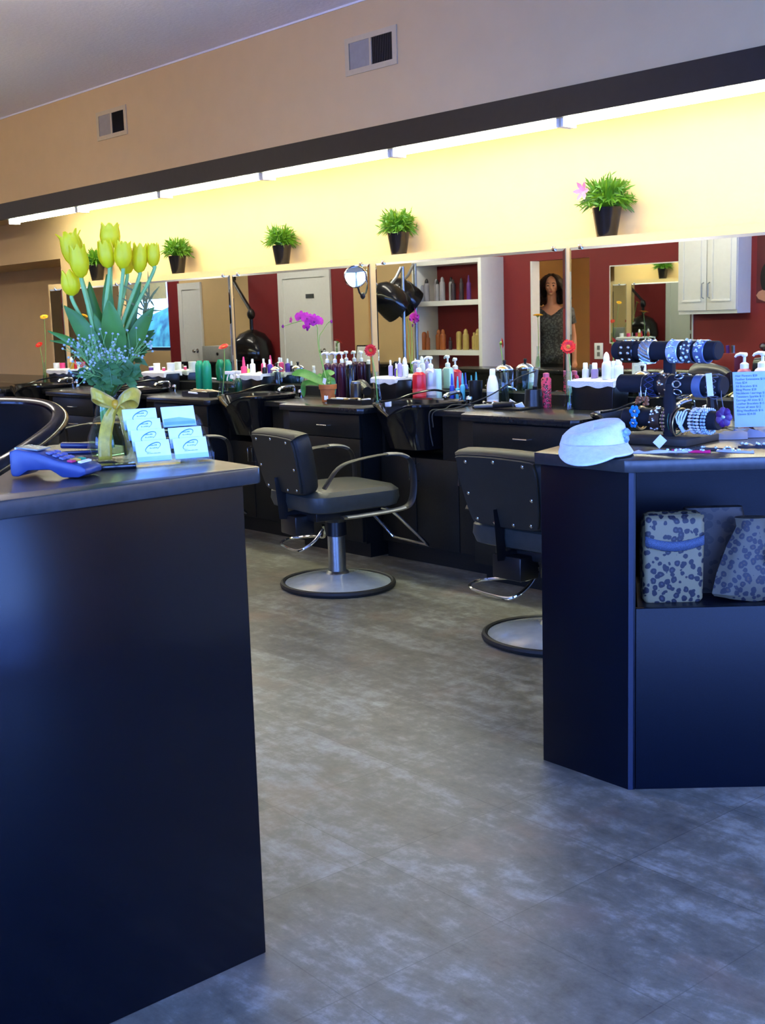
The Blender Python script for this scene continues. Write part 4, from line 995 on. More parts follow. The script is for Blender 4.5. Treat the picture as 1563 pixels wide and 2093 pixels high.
TL = [('tulip, top left of the bouquet with frayed petals', 155, 508, 46, 72, .02, (-.25, 0), .35), ('tulip, second row on the left, right in front of the frayed one', 173, 536, 38, 66, -.03, (-.05, -.1), .1), ('tulip, lowest on the left', 150, 579, 38, 52, -.01, (-.05, 0), .05),
      ('tulip, tallest of the bouquet', 219, 481, 41, 52, .03, (.05, 0), .15), ('tulip, just below the tallest one', 226, 521, 34, 56, -.02, (-.08, -.05), 0), ('tulip, centre of the bouquet right of the one below the tallest', 257, 523, 36, 55, -.03, (.08, 0), .08),
      ('tulip, mostly hidden behind the centre ones', 249, 533, 34, 52, .05, (0, .1), .05), ('tulip, second from the right', 284, 528, 32, 60, .0, (.1, 0), .1), ('tulip, rightmost of the bouquet', 311, 521, 28, 48, .01, (.05, 0), 0)]
for k, (lb, hx, hy, hw, hh, dy, tl, op) in enumerate(TL):
    tulip('yellow ' + lb, hx, hy, hw, hh, dy, tl, op=op)
# broad leaves, each drawn as base, middle, tip
def big_leaf(label, pts, w, nrm, dy):
    base = VP + Vector((0, 0, .14))
    t = None
    P = spline([base + FWD * dy * .3 + RT * random.uniform(-.006, .006)] + [VP + FV(px, py, dy * (k + 1) / len(pts)) for k, (px, py) in enumerate(pts)], 6)
    n = len(P); pr = [p - base for p in P]
    b = MB().blade(pr, [max(.0012, w * math.sin(PI * min(1, .10 + .9 * (k / (n - 1)) ** 1.1)) ** .8) for k in range(n)], nrm, .28)
    o = obj('tulip_leaf', b, M['leaf'], loc=base, ang=80); md = o.modifiers.new('t', 'SOLIDIFY'); md.thickness = .0012
    return tag(o, label, 'leaf', 'tulip leaves in the vase')
N0 = -FWD
for a in (('broad tulip leaf pointing up left below the lowest tulip', [(200, 725), (170, 665), (138, 625)], .021, N0, -.03), ('tulip leaf standing behind the stems, left of centre', [(205, 690), (185, 630), (176, 575)], .016, N0 + RT * .3, .03),
          ('tall pointed tulip leaf standing up in the middle of the bouquet', [(222, 680), (218, 615), (214, 560)], .014, N0, .02), ('broadest dark tulip leaf in front of the bouquet centre', [(240, 715), (238, 660), (232, 612)], .028, N0 - RT * .2, -.05),
          ('tulip leaf leaning right towards the second tulip from the right', [(258, 700), (268, 640), (284, 575)], .013, N0, .02), ('dark broad tulip leaf leaning far right', [(262, 720), (290, 665), (316, 628)], .019, N0 + RT * .5, -.01),
          ('narrow tulip leaf at the far left, upper of two', [(190, 740), (150, 700), (103, 676)], .010, N0 + UP * .6, -.02), ('narrow tulip leaf at the far left, lower of two', [(185, 735), (150, 705), (102, 696)], .008, N0 + UP * .8, .0),
          ('tulip leaf between the broadest leaf and the left leaf', [(222, 730), (214, 690), (196, 640)], .018, N0, -.02)):
    big_leaf(*a)
# filler greens
def fern(label, pts, dy, seed):
    rnd = random.Random(seed); base = VP + Vector((0, 0, .13)); b = MB()
    sp = spline([Vector((0, 0, 0))] + [VP + FV(px, py, dy) - base for px, py in pts], 6)
    b.tube(sp, .0018, 6)
    for k in range(8, len(sp)):
        for s_ in (-1, 1):
            p = sp[k]; d = (RT * s_ * rnd.uniform(.5, 1) + UP * rnd.uniform(-.6, .5) - FWD * rnd.uniform(-.2, .6)).normalized(); L = rnd.uniform(.018, .034)
            b.blade([p, p + d * L * .5, p + d * L], [.0015, .0075, .001], N0 + UP * .5, .2)
    o = obj('fern_sprig', b, M['leaf2'], loc=base); return tag(o, label, 'greenery', 'dark green fern sprigs in the vase')
fern('dark green fern sprig hanging left above the bow', [(225, 790), (205, 775), (190, 755)], -.05, 1)
fern('dark green fern sprig above the bow, in the middle', [(240, 790), (238, 760), (232, 735)], -.06, 2)
fern('dark green fern sprig hanging right above the bow', [(258, 785), (275, 765), (283, 745)], -.05, 3)
fern('dark green fern sprig at the right, behind the tulip stems', [(262, 750), (280, 715), (292, 690)], .02, 4)
def breath(label, pts, dy, seed, n=26, spread=.03):
    rnd = random.Random(seed); base = VP + Vector((0, 0, .14))
    t = thing('baby_breath', label, 'flower', base, 0, 'sprays of tiny white flowers among the tulips')
    st = MB(); fl = MB()
    sp = spline([Vector((0, 0, 0))] + [VP + FV(px, py, dy) - base for px, py in pts], 5); st.tube(sp, .0011, 5)
    for k in range(n):
        p0 = sp[-1 - rnd.randrange(0, 6)]; p = sp[-1] + Vector((rnd.gauss(0, 1), rnd.gauss(0, 1), rnd.gauss(0, .9))) * spread * .55
        st.tube([p0, p], .0005, 4)
        fl.at(p, (rnd.uniform(-1, 1), rnd.uniform(-1, 1), 0)).ell((0, 0, 0), (.0030, .0030, .0024), 7, 4)
    obj('stems', st, M['stem'], t); obj('blossoms', fl, M['baby'], t)
for k, (lb, pts) in enumerate([('far left of the bouquet', [(205, 760), (172, 712)]), ('left, below the narrow leaves', [(210, 770), (176, 752)]), ('left of centre, in front of the leaves', [(225, 770), (212, 738)]), ('centre, on the broadest leaf', [(236, 760), (232, 716)]), ('right of centre', [(245, 755), (256, 722)]), ('right, near the right leaf', [(260, 750), (290, 706)]), ('left, right beside the fallen petals', [(212, 740), (190, 703)])]):
    breath('spray of tiny white flowers, ' + lb, pts, -.055 if k != 5 else -.02, 20 + k)
def fan(label, pts, seed):
    rnd = random.Random(seed); base = VP + Vector((0, 0, .14)); b = MB()
    sp = spline([Vector((0, 0, 0))] + [VP + FV(px, py, .03) - base for px, py in pts], 5); b.tube(sp, .0012, 5)
    for k in range(40):
        p = sp[-1 - rnd.randrange(0, 8)]; q2 = p + Vector((rnd.gauss(0, 1), rnd.gauss(0, 1), rnd.gauss(.6, 1))) * .02; b.blade([p, (p + q2) / 2, q2], [.0008, .0025, .0005], N0, .1)
    tag(obj('dried_sprig', b, C('olive_sprig', (.22, .20, .06), .7), loc=base), label, 'greenery')
fan('feathery olive sprig at the right of the bouquet', [(275, 680), (300, 610)], 5)

# card reader: wedge body, screen, keys
t = thing('card_reader', 'blue card reader with coloured keys at the left edge of the counter', 'card reader', (-2.245, 1.115, ZL), math.radians(48 - 90)); t.scale = (.88, .88, .88)
t.rotation_euler.z = math.atan2(1.144 - 1.033, -2.185 + 2.26) - .38
b = MB(); L_, w_ = .095, .040
sec = [(-L_, .012), (-L_, .062), (-L_ + .02, .068), (-.02, .058), (.03, .040), (L_ - .012, .030), (L_, .022), (L_, .010), (L_ - .02, .002), (.035, .002), (.005, .020), (-.05, .018), (-.075, .004), (-L_ + .004, .004)]
b.loft([[(x, y * k_, z) for x, z in sec] for y, k_ in ((-w_, 1), (w_, 1))])
cB = C('reader_blue', (.022, .040, .13), .35)
obj('body', b, cB, t, bev=.004)
def on_top(x): return .062 + (x + .06) * -.20 if x < .03 else .041 - (x - .03) * .145
obj('screen', MB().at((-.055, 0, .0665), (0, .11, 0)).cb((0, 0, 0), (.055, .058, .003)), C('screen_grey', (.20, .22, .20), .2), t)
obj('paper_slot', MB().at((-.083, .006, .0665), (0, -.1, 0)).cb((0, 0, .001), (.014, .056, .004)), M['wp'], t)
for i in range(3):
    for j in range(3):
        obj('key', MB().at((-.004 + .0165 * i, -.02 + .02 * j, .056 - .0165 * i * .36), (0, .35, 0)).cb((0, 0, 0), (.010, .014, .003)), C('key_blue', (.10, .14, .40)), t)
for j, (nm, c_) in enumerate((('red', (.55, .02, .10)), ('yellow', (.65, .42, .05)), ('green', (.01, .35, .18)))):
    obj('key', MB().at((.053, -.024 + .024 * j, .0385), (0, .17, 0)).cb((0, 0, 0), (.014, .020, .005)), C('key_' + nm, c_, .4), t, bev=.002, label=nm + ' key')
obj('key_row', MB().at((.073, 0, .0355), (0, .2, 0)).cb((0, 0, 0), (.008, .05, .004)), M['wp'], t)
# pens, book
P = at(180, 925, 2, ZL)
t = thing('stapler', 'dark blue stapler lying left of the tulip vase', 'stapler', (P.x + .005, P.y - .01, ZL), math.radians(55))
obj('base', MB().box((-.06, -.012, 0), (.06, .012, .007)), M['navy2'] if 'navy2' in M else C('navy2', (.01, .012, .06), .25), t, bev=.002)
obj('arm', MB().at((0, 0, .018), (0, .06, 0)).cb((0, 0, 0), (.112, .020, .014)), C('navy2', (.01, .012, .06), .25), t, bev=.004)
obj('nose', MB().at((.056, 0, .012)).cb((0, 0, 0), (.014, .018, .012)), M['chrome'], t, bev=.002)
P = at(182, 954, 2, ZL)
tag(obj('pen', MB().tube([(-.065, 0, .005), (.05, 0, .005), (.065, 0, .004)], [.0045, .0045, .001], 10), M['plastic'], loc=(P.x, P.y, ZL), rot=(0, 0, math.radians(62))), 'black pen lying between the card reader and the vase', 'pen')
P = at(240, 953, 2, ZL)
tag(obj('notebook', MB().box((-.05, -.022, 0), (.05, .022, .010)), M['gloss'], loc=(P.x + .03, P.y - .03, ZL), rot=(0, 0, math.radians(62)), bev=.002), 'small black case lying in front of the tulip vase', 'case')
# business card holder
Hc = Vector((-2.184, 1.3575, ZL)); u = Vector((.27, .963, 0)).normalized(); nv = Vector((u.y, -u.x, 0))
ang = math.atan2(u.y, u.x)
t = thing('card_holder', 'clear stepped acrylic card holder beside the tulip vase', 'holder', Hc, ang)
b = MB(); hw_ = .082
for k in range(4):
    y = .006 + .026 * k; z = .012 + .021 * k
    b.box((-hw_, y, z - .004), (hw_, y + .022, z)); b.box((-hw_, y - .003, z - .004), (hw_, y, z + .012))
    if k: b.box((-hw_, y - .004, z - .022), (hw_, y - .002, z - .003))
b.box((-hw_, .0, 0), (hw_, .108, .004)); b.box((-hw_, .104, .004), (hw_, .108, .078))
obj('tiers', b, M['acryl'], t)
for s_ in (-1, 1): obj('side_panel', MB().loft([[(x, -.004, 0), (x, .108, 0), (x, .108, .098), (x, .082, .092), (x, -.004, .024)] for x in (s_ * hw_, s_ * (hw_ + .003))]), M['acryl'], t)
cT = C('card_white', (.78, .88, .90), .6); cTeal = C('card_teal', (.04, .24, .32), .6)
def cards(label, cx, k, n_=8, green=False):
    y = .010 + .026 * k; z = ZL + .013 + .021 * k
    P = Hc + u * cx - nv * y; P.z = z
    cw, chh = .074, .046
    o = thing('business_cards', label, 'cards', P, ang, 'business cards in the clear holder'); tilt = (math.radians(-22), 0, 0)
    obj('stack', MB().at((0, 0, 0), tilt).box((-cw / 2, .0, 0), (cw / 2, .0035, chh)), cT, o, bev=.0006)
    b = MB().at((0, 0, 0), tilt)
    if green:
        obj('landscape_print', b.add([(-cw / 2 + .002, -.0004, .004), (cw / 2 - .002, -.0004, .004), (cw / 2 - .002, -.0004, .014), (.0, -.0004, .021), (-cw / 2 + .002, -.0004, .018)], [(0, 1, 2, 3, 4)]), C('card_green', (.30, .50, .30), .6), o, smooth=False)
    else:
        pts = [(.0 + .017 * math.cos(a), -.0006, .030 + .0085 * math.sin(a) + .006 * math.cos(a)) for a in [math.radians(-60 + 310 * i / 26) for i in range(27)]]
        b.tube(pts, [.0002 + .0008 * math.sin(PI * i / 26) for i in range(27)], 5)
        obj('swoosh_logo', b, cTeal, o)
        lg = o
        b = MB().at((0, 0, 0), tilt)
        for row, zc, n2, x0, hh in ((0, .0335, 7, -.010, .003), (1, .0275, 6, -.007, .0026), (2, .0165, 14, -.015, .0013)):
            for i in range(n2):
                x = x0 + i * (.020 if row < 2 else .030) / n2; s_ = .5 + .5 * abs(math.sin(i * 2.3 + row))
                b.box((x, -.0006, zc), (x + .0013 + .0004 * s_, -.0002, zc + hh * s_))
        obj('script_print', b, cTeal, o, smooth=False)
    return o
for k, lb in enumerate(('front left stack of business cards with a teal swoosh logo', 'second stack of business cards in the left column', 'third stack of business cards in the left column', 'rear left stack of business cards, next to the ribbon tail')):
    cards(lb, -.041 - .001 * k, k)
cards('front right stack of business cards with a teal swoosh logo', .041, 0); cards('second stack of business cards in the right column', .040, 1)
cards('rear right card with a pale green landscape print', .041, 3, green=True)

# ---------------------------------------------------------------- on the display counter
ZR = .966
# brimmed cloth cap
hc = Vector((-2.215, 2.805, ZR)); fx = Vector((.70, -.71, 0)); fx.normalize()
t = thing('visor_cap', 'pale blue white cloth cap resting on the counter corner, brim over the edge', 'cap', hc, math.atan2(fx.y, fx.x))
rings = []
for k, (z, a_, b_, cx) in enumerate([(.004, .104, .094, 0), (.026, .106, .097, -.004), (.048, .104, .096, -.010), (.066, .097, .091, -.016), (.077, .084, .080, -.020), (.078, .066, .062, -.020), (.071, .04, .038, -.018), (.069, .004, .004, -.018)]):
    row = []
    for i in range(36):
        a = 2 * PI * i / 36; wob = 1 + .02 * math.sin(3 * a + k) + .015 * math.sin(7 * a)
        row.append((cx + a_ * math.cos(a) * wob, b_ * math.sin(a) * wob, z + (.018 * math.sin(a) - .006 * math.cos(a)) * (k > 1)))
    rings.append(row)
obj('crown', MB().loft(rings), M['hat'], t)
rows = []
for j in range(11):
    v = j / 10; row = []
    for i in range(29):
        a = -PI * .5 + PI * i / 28; e_ = max(0, math.cos(a)); y_ = math.sin(a)
        ext = .088 * e_ ** .6 * v
        x = .105 * e_ + ext; y = (.097 + .020 * v * e_ ** .3) * y_
        wx_, wy_ = hc.x + fx.x * x - fx.y * y, hc.y + fx.y * x + fx.x * y
        s1 = 2.706 + (P2.x - wx_) * .039 - wy_; s2 = -((wx_ - P2.x) * nn.x + (wy_ - P2.y) * nn.y) - .012
        s_ = max(0, s1, s2)
        row.append((x, y, .010 + .022 * (1 - v) - .40 * max(0, s_ - .006) ))
    rows.append(row)
br = obj('brim', MB().loft(rows, closed=False), M['hat'], t); md = br.modifiers.new('t', 'SOLIDIFY'); md.thickness = .004
rows = []
for i in range(37):
    a = 2 * PI * i / 36
    rows.append([(.1075 * math.cos(a), .0975 * math.sin(a), .004), (.1085 * math.cos(a), .0990 * math.sin(a), .024), (.1080 * math.cos(a), .0985 * math.sin(a), .030)])
obj('hat_band', MB().loft(rows, closed=False), M['hat'], t)
b = MB(); rnd = random.Random(4)
for k in range(16): b.at((rnd.uniform(-.02, .05), .088 + rnd.uniform(-.006, .006), rnd.uniform(.03, .07))).ell((0, 0, 0), (.012, .010, .009), 8, 5)
obj('blue_print', b, M['hatb'], t, label='blue flower print on the side')

# bracelet stand
S0_ = Vector((-2.215, 3.16, ZR))
t = thing('bracelet_stand', 'three bar bracelet stand covered in dark navy velvet', 'display stand', S0_)
obj('base', MB().at((0, 0, 0), (0, 0, .12)).box((-.13, -.11, 0), (.13, .11, .022)), C('stand_base', (.035, .030, .026), .7), t, bev=.004)
obj('post', MB().box((-.018, .012, .022), (.016, .034, .276)), M['navy'], t, bev=.003); obj('post', MB().box((.02, -.035, .022), (.05, -.012, .185)), M['navy'], t, bev=.003)
BARS = [(-2.405, -2.025, 1.250, .0), (-2.385, -2.005, 1.146, .0), (-2.365, -2.02, 1.040, .0)]
RB = .029
for x0, x1, z, yy in BARS:
    obj('bar', MB().at((x0, 3.16, z) - S0_ if False else Vector((x0, 3.16, z)) - S0_, (0, PI / 2, 0)).lathe([(RB * .9, 0), (RB, .004), (RB, x1 - x0 - .004), (RB * .9, x1 - x0)], 24), M['navy'], t)
RY = (0, PI / 2, 0)
def bracelet(label, px, bar, wdt, kind, m_, m2=None, R=None, seed=0):
    x0, x1, z, _ = BARS[bar]; py = (715, 785, 857)[bar]
    x = at(px, py, 1, 3.16).x; R = R or RB + .004; rnd = random.Random(seed + px)
    t = thing('bracelet', label, 'bracelet', (x, 3.16, z - (R - RB) * .8), 0, 'bracelets on the velvet stand')
    w = wdt / 2
    def P(a, dx=0, r=R): return (dx, -r * math.sin(a), r * math.cos(a))
    if kind in ('band', 'studs', 'stripes', 'gems'):
        b = MB(); b.at((0, 0, 0), RY).lathe([(R, -w), (R + .003, -w * .9), (R + .003, w * .9), (R, w), (R - .001, w * .9), (R - .001, -w * .9), (R, -w)], 28)
        obj('band', b, m_, t)
    if kind == 'studs':
        for dx in (-.5, .5):
            for a in (.3, 1.2, 1.7, 2.3):
                obj('stud', MB().at(P(a, dx * w, R + .003)).ell((0, 0, 0), (.0055, .004, .0055), 10, 6), m2, t)
    if kind == 'stripes':
        b = MB()
        for k in range(14):
            a = k * 2 * PI / 14; b.tube([P(a, -w * .9, R + .003), P(a + .35, -w * .2, R + .0055), P(a + .7, w * .9, R + .003)], .0022, 6)
        obj('rhinestone_rows', b, m2, t)
    if kind == 'gems':
        for k in range(18):
            a = rnd.uniform(.1, 2.7); obj('gem', MB().at(P(a, rnd.uniform(-.85, .85) * w, R + .003)).ell((0, 0, 0), [rnd.uniform(.003, .0065)] * 3, 8, 5), m2 if rnd.random() < .7 else M['silver'], t)
    if kind == 'beads':
        for row in (-.66, 0, .66):
            n = 22; b = MB()
            for k in range(n):
                a = 2 * PI * k / n; b.at(P(a, row * w, R + .004)).ell((0, 0, 0), (w * .36, .0045, .0045), 7, 5)
            obj('bead_strand', b, m_ if row else (m2 or m_), t)
    if kind == 'chain':
        for k in range(9):
            a = 2 * PI * k / 9; p = P(a, 0, R + .004)
            b = MB(); b.at(p, (-(a - PI / 2) * -1 if False else a + 0, 0, 0)).torus(.010, .0022, 18, 6, sx=w / .012)
            obj('link', b, m_, t)
    if kind == 'bangles':
        for k in range(3):
            b = MB(); b.at(((k - 1) * w * .7, 0, -.003 * k), (0, PI / 2 + .05 * (k - 1), 0)).torus(R + .004 + .002 * k, .0022, 32, 6); obj('bangle', b, (m_, m2 or m_, M['gold'])[k], t)
    if kind == 'flower':
        b = MB(); b.at((0, 0, 0), RY).torus(R + .002, .004, 28, 6, .006); obj('band', b, m_, t)
        for a, rr in ((.95, .013), (1.9, .010)):
            p = Vector(P(a, 0, R + .008))
            for k in range(6):
                aa = k * PI / 3; obj('petal', MB().at(p + Vector((math.cos(aa) * rr, -.002, math.sin(aa) * rr))).ell((0, 0, 0), (rr * .6, .004, rr * .6), 8, 5), m2, t)
            obj('flower_centre', MB().at(p + Vector((0, -.004, 0))).ell((0, 0, 0), (.005, .004, .005), 8, 5), M['silver'], t)
    if kind == 'fork':
        b = MB(); 
        for s_ in (-1, -.33, .33, 1): b.tube([P(.7, s_ * w * .8, R + .004), P(1.25, s_ * w * .85, R + .006), P(1.7, s_ * w * .5, R + .006), P(2.0, 0, R + .006)], .0028, 6)
        b.tube([P(1.95, 0, R + .006), P(2.6, 0, R + .005)], .006, 8)
        obj('cuff', b, m_, t); b = MB(); b.at((0, 0, 0), RY).torus(R, .0025, 24, 6); obj('band', b, m_, t)
    if kind == 'net':
        b = MB()
        for k in range(12):
            a = 2 * PI * k / 12
            b.tube([P(a, -w, R + .001), P(a + .25, 0, R + .006), P(a + .5, w, R + .001)], .0012, 5); b.tube([P(a + .5, -w, R + .001), P(a + .25, 0, R + .006), P(a, w, R + .001)], .0012, 5)
        obj('net', b, m_, t); obj('band', MB().at((0, 0, 0), RY).lathe([(R, -w), (R + .001, -w), (R + .001, w), (R, w), (R, -w)], 24), M['navy'], t)
    return t
bracelet('wide black bracelet with silver heart studs, left end of the top bar', 1289, 0, .055, 'studs', M['gloss'], M['silver'])
bracelet('silver rhinestone striped bracelet on the top bar, left of the post', 1327, 0, .040, 'stripes', M['silver'], M['gem'])
bracelet('wide pale silver bracelet on the top bar, right of the post', 1383, 0, .040, 'gems', C('pale_silver', (.55, .66, .78), .3, metal=.5), M['gem'])
bracelet('dark bracelet with round crystals, second from right on the top bar', 1412, 0, .034, 'gems', C('dark_metal', (.08, .09, .12), .3, metal=.5), M['gem'], seed=4)
bracelet('bulky sparkling crystal bracelet, right end of the top bar', 1438, 0, .036, 'gems', C('blue_crystal', (.13, .18, .33), .2, metal=.4), M['gem'], seed=9)
bracelet('dark navy feather bracelet on the middle bar, left of the brown one', 1338, 1, .034, 'net', C('feather_navy', (.02, .035, .12), .6))
bracelet('brown bracelet with bronze beads on the middle bar', 1364, 1, .034, 'gems', C('dark_brown', (.025, .014, .012), .4), C('bronze_bead', (.35, .20, .10), .25, metal=.6), seed=2)
bracelet('silver chain link bracelet in the middle of the middle bar', 1396, 1, .034, 'chain', M['silver'])
bracelet('steel blue cuff on the middle bar', 1433, 1, .030, 'band', C('steel_blue', (.12, .18, .34), .35, metal=.4))
bracelet('dark wire net bangle at the right end of the middle bar', 1464, 1, .034, 'net', C('grey_wire', (.12, .13, .16), .4))
bracelet('turquoise flower bracelet at the left end of the bottom bar', 1310, 2, .030, 'flower', M['gold'], M['turq'])
bracelet('brown leather bracelet on the bottom bar, left of the gold beads', 1349, 2, .036, 'gems', M['leather'], M['silver'], R=RB + .006)
bracelet('gold and rose beaded bracelet on the bottom bar', 1368, 2, .018, 'beads', M['gold'], C('rose_bead', (.35, .15, .13)), R=RB + .007)
bracelet('dark green and brown bangles on the bottom bar', 1386, 2, .030, 'bangles', C('green_bangle', (.02, .08, .05)), C('brown_bangle', (.08, .04, .03)), R=RB + .009)
bracelet('white hand shaped cuff on the bottom bar', 1404, 2, .036, 'fork', C('white_enamel', (.75, .85, .92), .25))
bracelet('white and silver stone bracelet on the bottom bar', 1430, 2, .040, 'beads', C('pearl_bead', (.72, .70, .68), .25), M['gem'])
bracelet('pale blue stone bracelet at the right end of the bottom bar', 1449, 2, .018, 'beads', C('ice_bead', (.42, .56, .74), .2), M['gem'])
x_ = at(1311, 780, 1, 3.12).x
t = thing('necklace', 'copper bead pendant hanging over the left of the middle bar', 'necklace', (x_, 3.16, 1.146))
for dx in (-.010, .012):
    obj('cord', MB().tube([(dx, .031, -.02), (dx, .022, .024), (dx, 0, .031), (dx, -.024, .02), (dx, -.032, -.01), (dx * .6, -.034, -.05)], .0012, 6), M['silver'], t)
b = MB(); rnd = random.Random(3)
for k in range(14): b.at((rnd.uniform(-.026, .026), -.034 + rnd.uniform(-.004, .004), -.052 + rnd.uniform(-.012, .012))).ell((0, 0, 0), (.007, .005, .006), 8, 5)
obj('beads', b, C('copper_bead', (.32, .12, .05), .3, metal=.4), t)
x_ = at(1476, 830, 1, 3.12).x
t = thing('pendant', 'purple flower pendant hanging at the right of the bottom bar', 'pendant', (x_, 3.13, 1.055))
for k in range(7):
    a = k * 2 * PI / 7; obj('petal', MB().at((math.cos(a) * .016, -.002, math.sin(a) * .018)).ell((0, 0, 0), (.013, .005, .013), 10, 6), M['purple'] if k % 2 else C('violet', (.12, .06, .20), .3), t)
obj('gem', MB().ell((.0, -.006, .0), (.007, .005, .007), 8, 5), M['gem'], t)
obj('cord', MB().tube([(0, 0, .015), (-.012, .002, .06), (-.030, .03, .095), (-.030, .035, .12)], .0014, 6), C('grey_wire', (.12, .13, .16), .4), t)
x_ = at(1449, 785, 1, 3.12).x
tag(obj('price_tag', MB().box((-.010, -.001, -.034), (.010, .001, .034)), M['paper'], loc=(x_, 3.122, 1.15), rot=(0, -.12, 0)), 'white price tag on the steel blue cuff', 'tag')
P = at(1346, 912, 1, 2.99)
tag(obj('price_tag', MB().at((0, 0, 0), (0, .6, .3)).box((-.014, -.001, -.016), (.014, .001, .016)), M['paper'], loc=(P.x, 2.995, ZR + .021), rot=(-.3, 0, 0)), 'white square price tag lying before the bracelet stand base', 'tag')

# price list in an acrylic holder
Sg = Vector((-2.175, 3.60, ZR)); sa = math.atan2(.745, .667)
t = thing('price_sign', 'white price list in a clear acrylic holder at the right edge', 'sign', Sg, sa)
tl_ = (math.radians(-12), 0, 0)
obj('holder', MB().at((0, 0, 0), tl_).box((-.065, -.003, .0), (.165, -.0015, .20)).box((-.065, .0015, .0), (.165, .003, .20)), M['acryl'], t)
obj('foot', MB().box((-.065, -.02, 0), (.165, .09, .003)), M['acryl'], t)
obj('paper', MB().at((0, 0, 0), tl_).box((-.058, -.001, .012), (.160, .0008, .198)), M['paper'], t)
LINES = ['Hair Flowers $20', 'Feather Extensions $15', 'Hats $24', 'All Bracelets $16', 'Bling Phone $28', 'Necklaces / earrings $10', 'Tweezers Sparkle $12', 'Earrings All sizes $12', 'Leather Bracelets $15', 'Purses all sizes $12', 'Bling Headbands $16', 'Glasses $24.00']
txt = chr(10).join(LINES)

lt = lettering('lettering', txt, .0105, M['ink'], t, (-.050, -.0016 - math.sin(math.radians(12)) * 0, 0), (math.radians(90 - 12), 0, 0), .0003, space=1.12)
hh = .182; lt.location = (-.050, math.sin(math.radians(12)) * hh - .0022, math.cos(math.radians(12)) * hh)
# accessories lying flat
def packet(label, px, py, L, w_, rz, m_, m2=None, h=.008, seed=0):
    P = at(px, py, 2, ZR); rnd = random.Random(seed + px)
    t = thing('jewellery_packet', label, 'jewellery', (P.x, P.y, ZR), rz, 'jewellery packets on the display counter')
    rows = []
    for k in range(9):
        v = -1 + k / 4; ww = w_ * (1 - .5 * abs(v) ** 3)
        rows.append([(v * L, -ww, .001), (v * L, -ww * .5, h * (.5 + rnd.random() * .7)), (v * L, ww * .4, h * (.5 + rnd.random() * .7)), (v * L, ww, .001)])
    obj('packet', MB().loft(rows), m_, t)
    if m2:
        for k in range(7): obj('stone', MB().at((rnd.uniform(-.8, .8) * L, rnd.uniform(-.6, .6) * w_, h)).ell((0, 0, 0), (.005, .004, .004), 8, 5), m2, t)
    return t
cg = C('clear_film', (.55, .57, .58), .2); 
packet('clear packet with pale card, left front of the bracelet stand', 1325, 926, .055, .020, .75, cg, None)
packet('bright pink jewelled hair clip lying on the counter front', 1412, 925, .055, .012, .35, C('hot_pink', (.65, .015, .14), .3), M['gem'])
packet('clear packet with crystals left of the pink clip', 1385, 925, .04, .014, .6, cg, M['gem'])
packet('dark bead bracelet lying right of the pink clip', 1462, 920, .06, .010, .3, C('dark_beads', (.06, .055, .05), .3), M['gem'])
packet('pale shimmering hair ornament at the front right', 1502, 925, .055, .012, .15, C('pale_shimmer', (.55, .60, .70), .25, metal=.3), M['gem'])
packet('folded grey scarf right of the bracelet stand base', 1480, 897, .07, .035, .6, C('grey_scarf', (.24, .24, .28), .8), None, .02)
packet('second folded grey scarf in front of the price sign', 1530, 893, .06, .035, .7, C('grey_scarf2', (.20, .22, .30), .8), None, .025)
packet('dark beaded necklace at the right edge of the counter', 1540, 915, .045, .02, .6, C('dark_beads2', (.03, .03, .05), .3), M['gem'], .012)
# bags on the open shelf
def fb(a, b_, z): p = P2 + dd * a + nn * b_; return Vector((p.x, p.y, z))
da = math.atan2(dd.y, dd.x)
t = thing('leopard_bag', 'cream leopard print bag with a flap and blue trim on the counter shelf', 'bag', fb(.142, .10, .54), da)
def rr2(w, d, z, r=.015):
    o_ = []
    for cx, cy, a0 in ((w - r, d - r, 0), (-w + r, d - r, PI / 2), (-w + r, -d + r, PI), (w - r, -d + r, 3 * PI / 2)):
        for i in range(5): a = a0 + PI / 2 * i / 4; o_.append((cx + r * math.cos(a), cy + r * math.sin(a), z))
    return o_
obj('body', MB().loft([rr2(.080, .033, 0), rr2(.086, .036, .01), rr2(.088, .036, .16), rr2(.086, .034, .23), rr2(.080, .026, .255), rr2(.07, .01, .262)]), M['leo'], t)
b = MB(); rows = [[(x * .084, -.036 - .004 * k_, z - (.018 * (1 - x * x) if k_ > 1 else 0)) for x in [-1 + i / 6 for i in range(13)]] for k_, z in ((0, .255), (1, .235), (1.2, .20), (1.4, .168))]
fl = obj('flap', b.loft(rows, closed=False), M['leo'], t); md = fl.modifiers.new('t', 'SOLIDIFY'); md.thickness = .003
b = MB(); rows = [[(x * .084, -.0445, z - .018 * (1 - x * x)) for x in [-1 + i / 6 for i in range(13)]] for z in (.198, .170)]
tr = obj('trim', b.loft(rows, closed=False), C('blue_lace', (.045, .065, .11), .7, var=.6, scale=500), t, label='blue patterned trim'); md = tr.modifiers.new('t', 'SOLIDIFY'); md.thickness = .002
t = thing('leopard_bag', 'dark brown leopard bag standing behind the cream one on the shelf', 'bag', fb(.285, .20, .54), da)
obj('body', MB().loft([rr2(.09, .03, 0), rr2(.095, .033, .02), rr2(.095, .033, .20), rr2(.085, .02, .255)]), M['leob'], t)
t = thing('leopard_bag', 'mixed leopard print bag with ruffled top at the right of the shelf', 'bag', fb(.37, .09, .54), da)
rings = []
for z, w_, d_ in ((0, .105, .04), (.02, .112, .05), (.08, .10, .048), (.16, .072, .04), (.215, .045, .028), (.24, .05, .03)):
    rings.append([(w_ * math.cos(2 * PI * i / 28) * (1 + .05 * math.sin(8 * 2 * PI * i / 28)), d_ * math.sin(2 * PI * i / 28), z + (.012 * abs(math.cos(2 * PI * i / 28)) if z == 0 else 0)) for i in range(28)])
obj('body', MB().loft(rings), M['leom'], t)
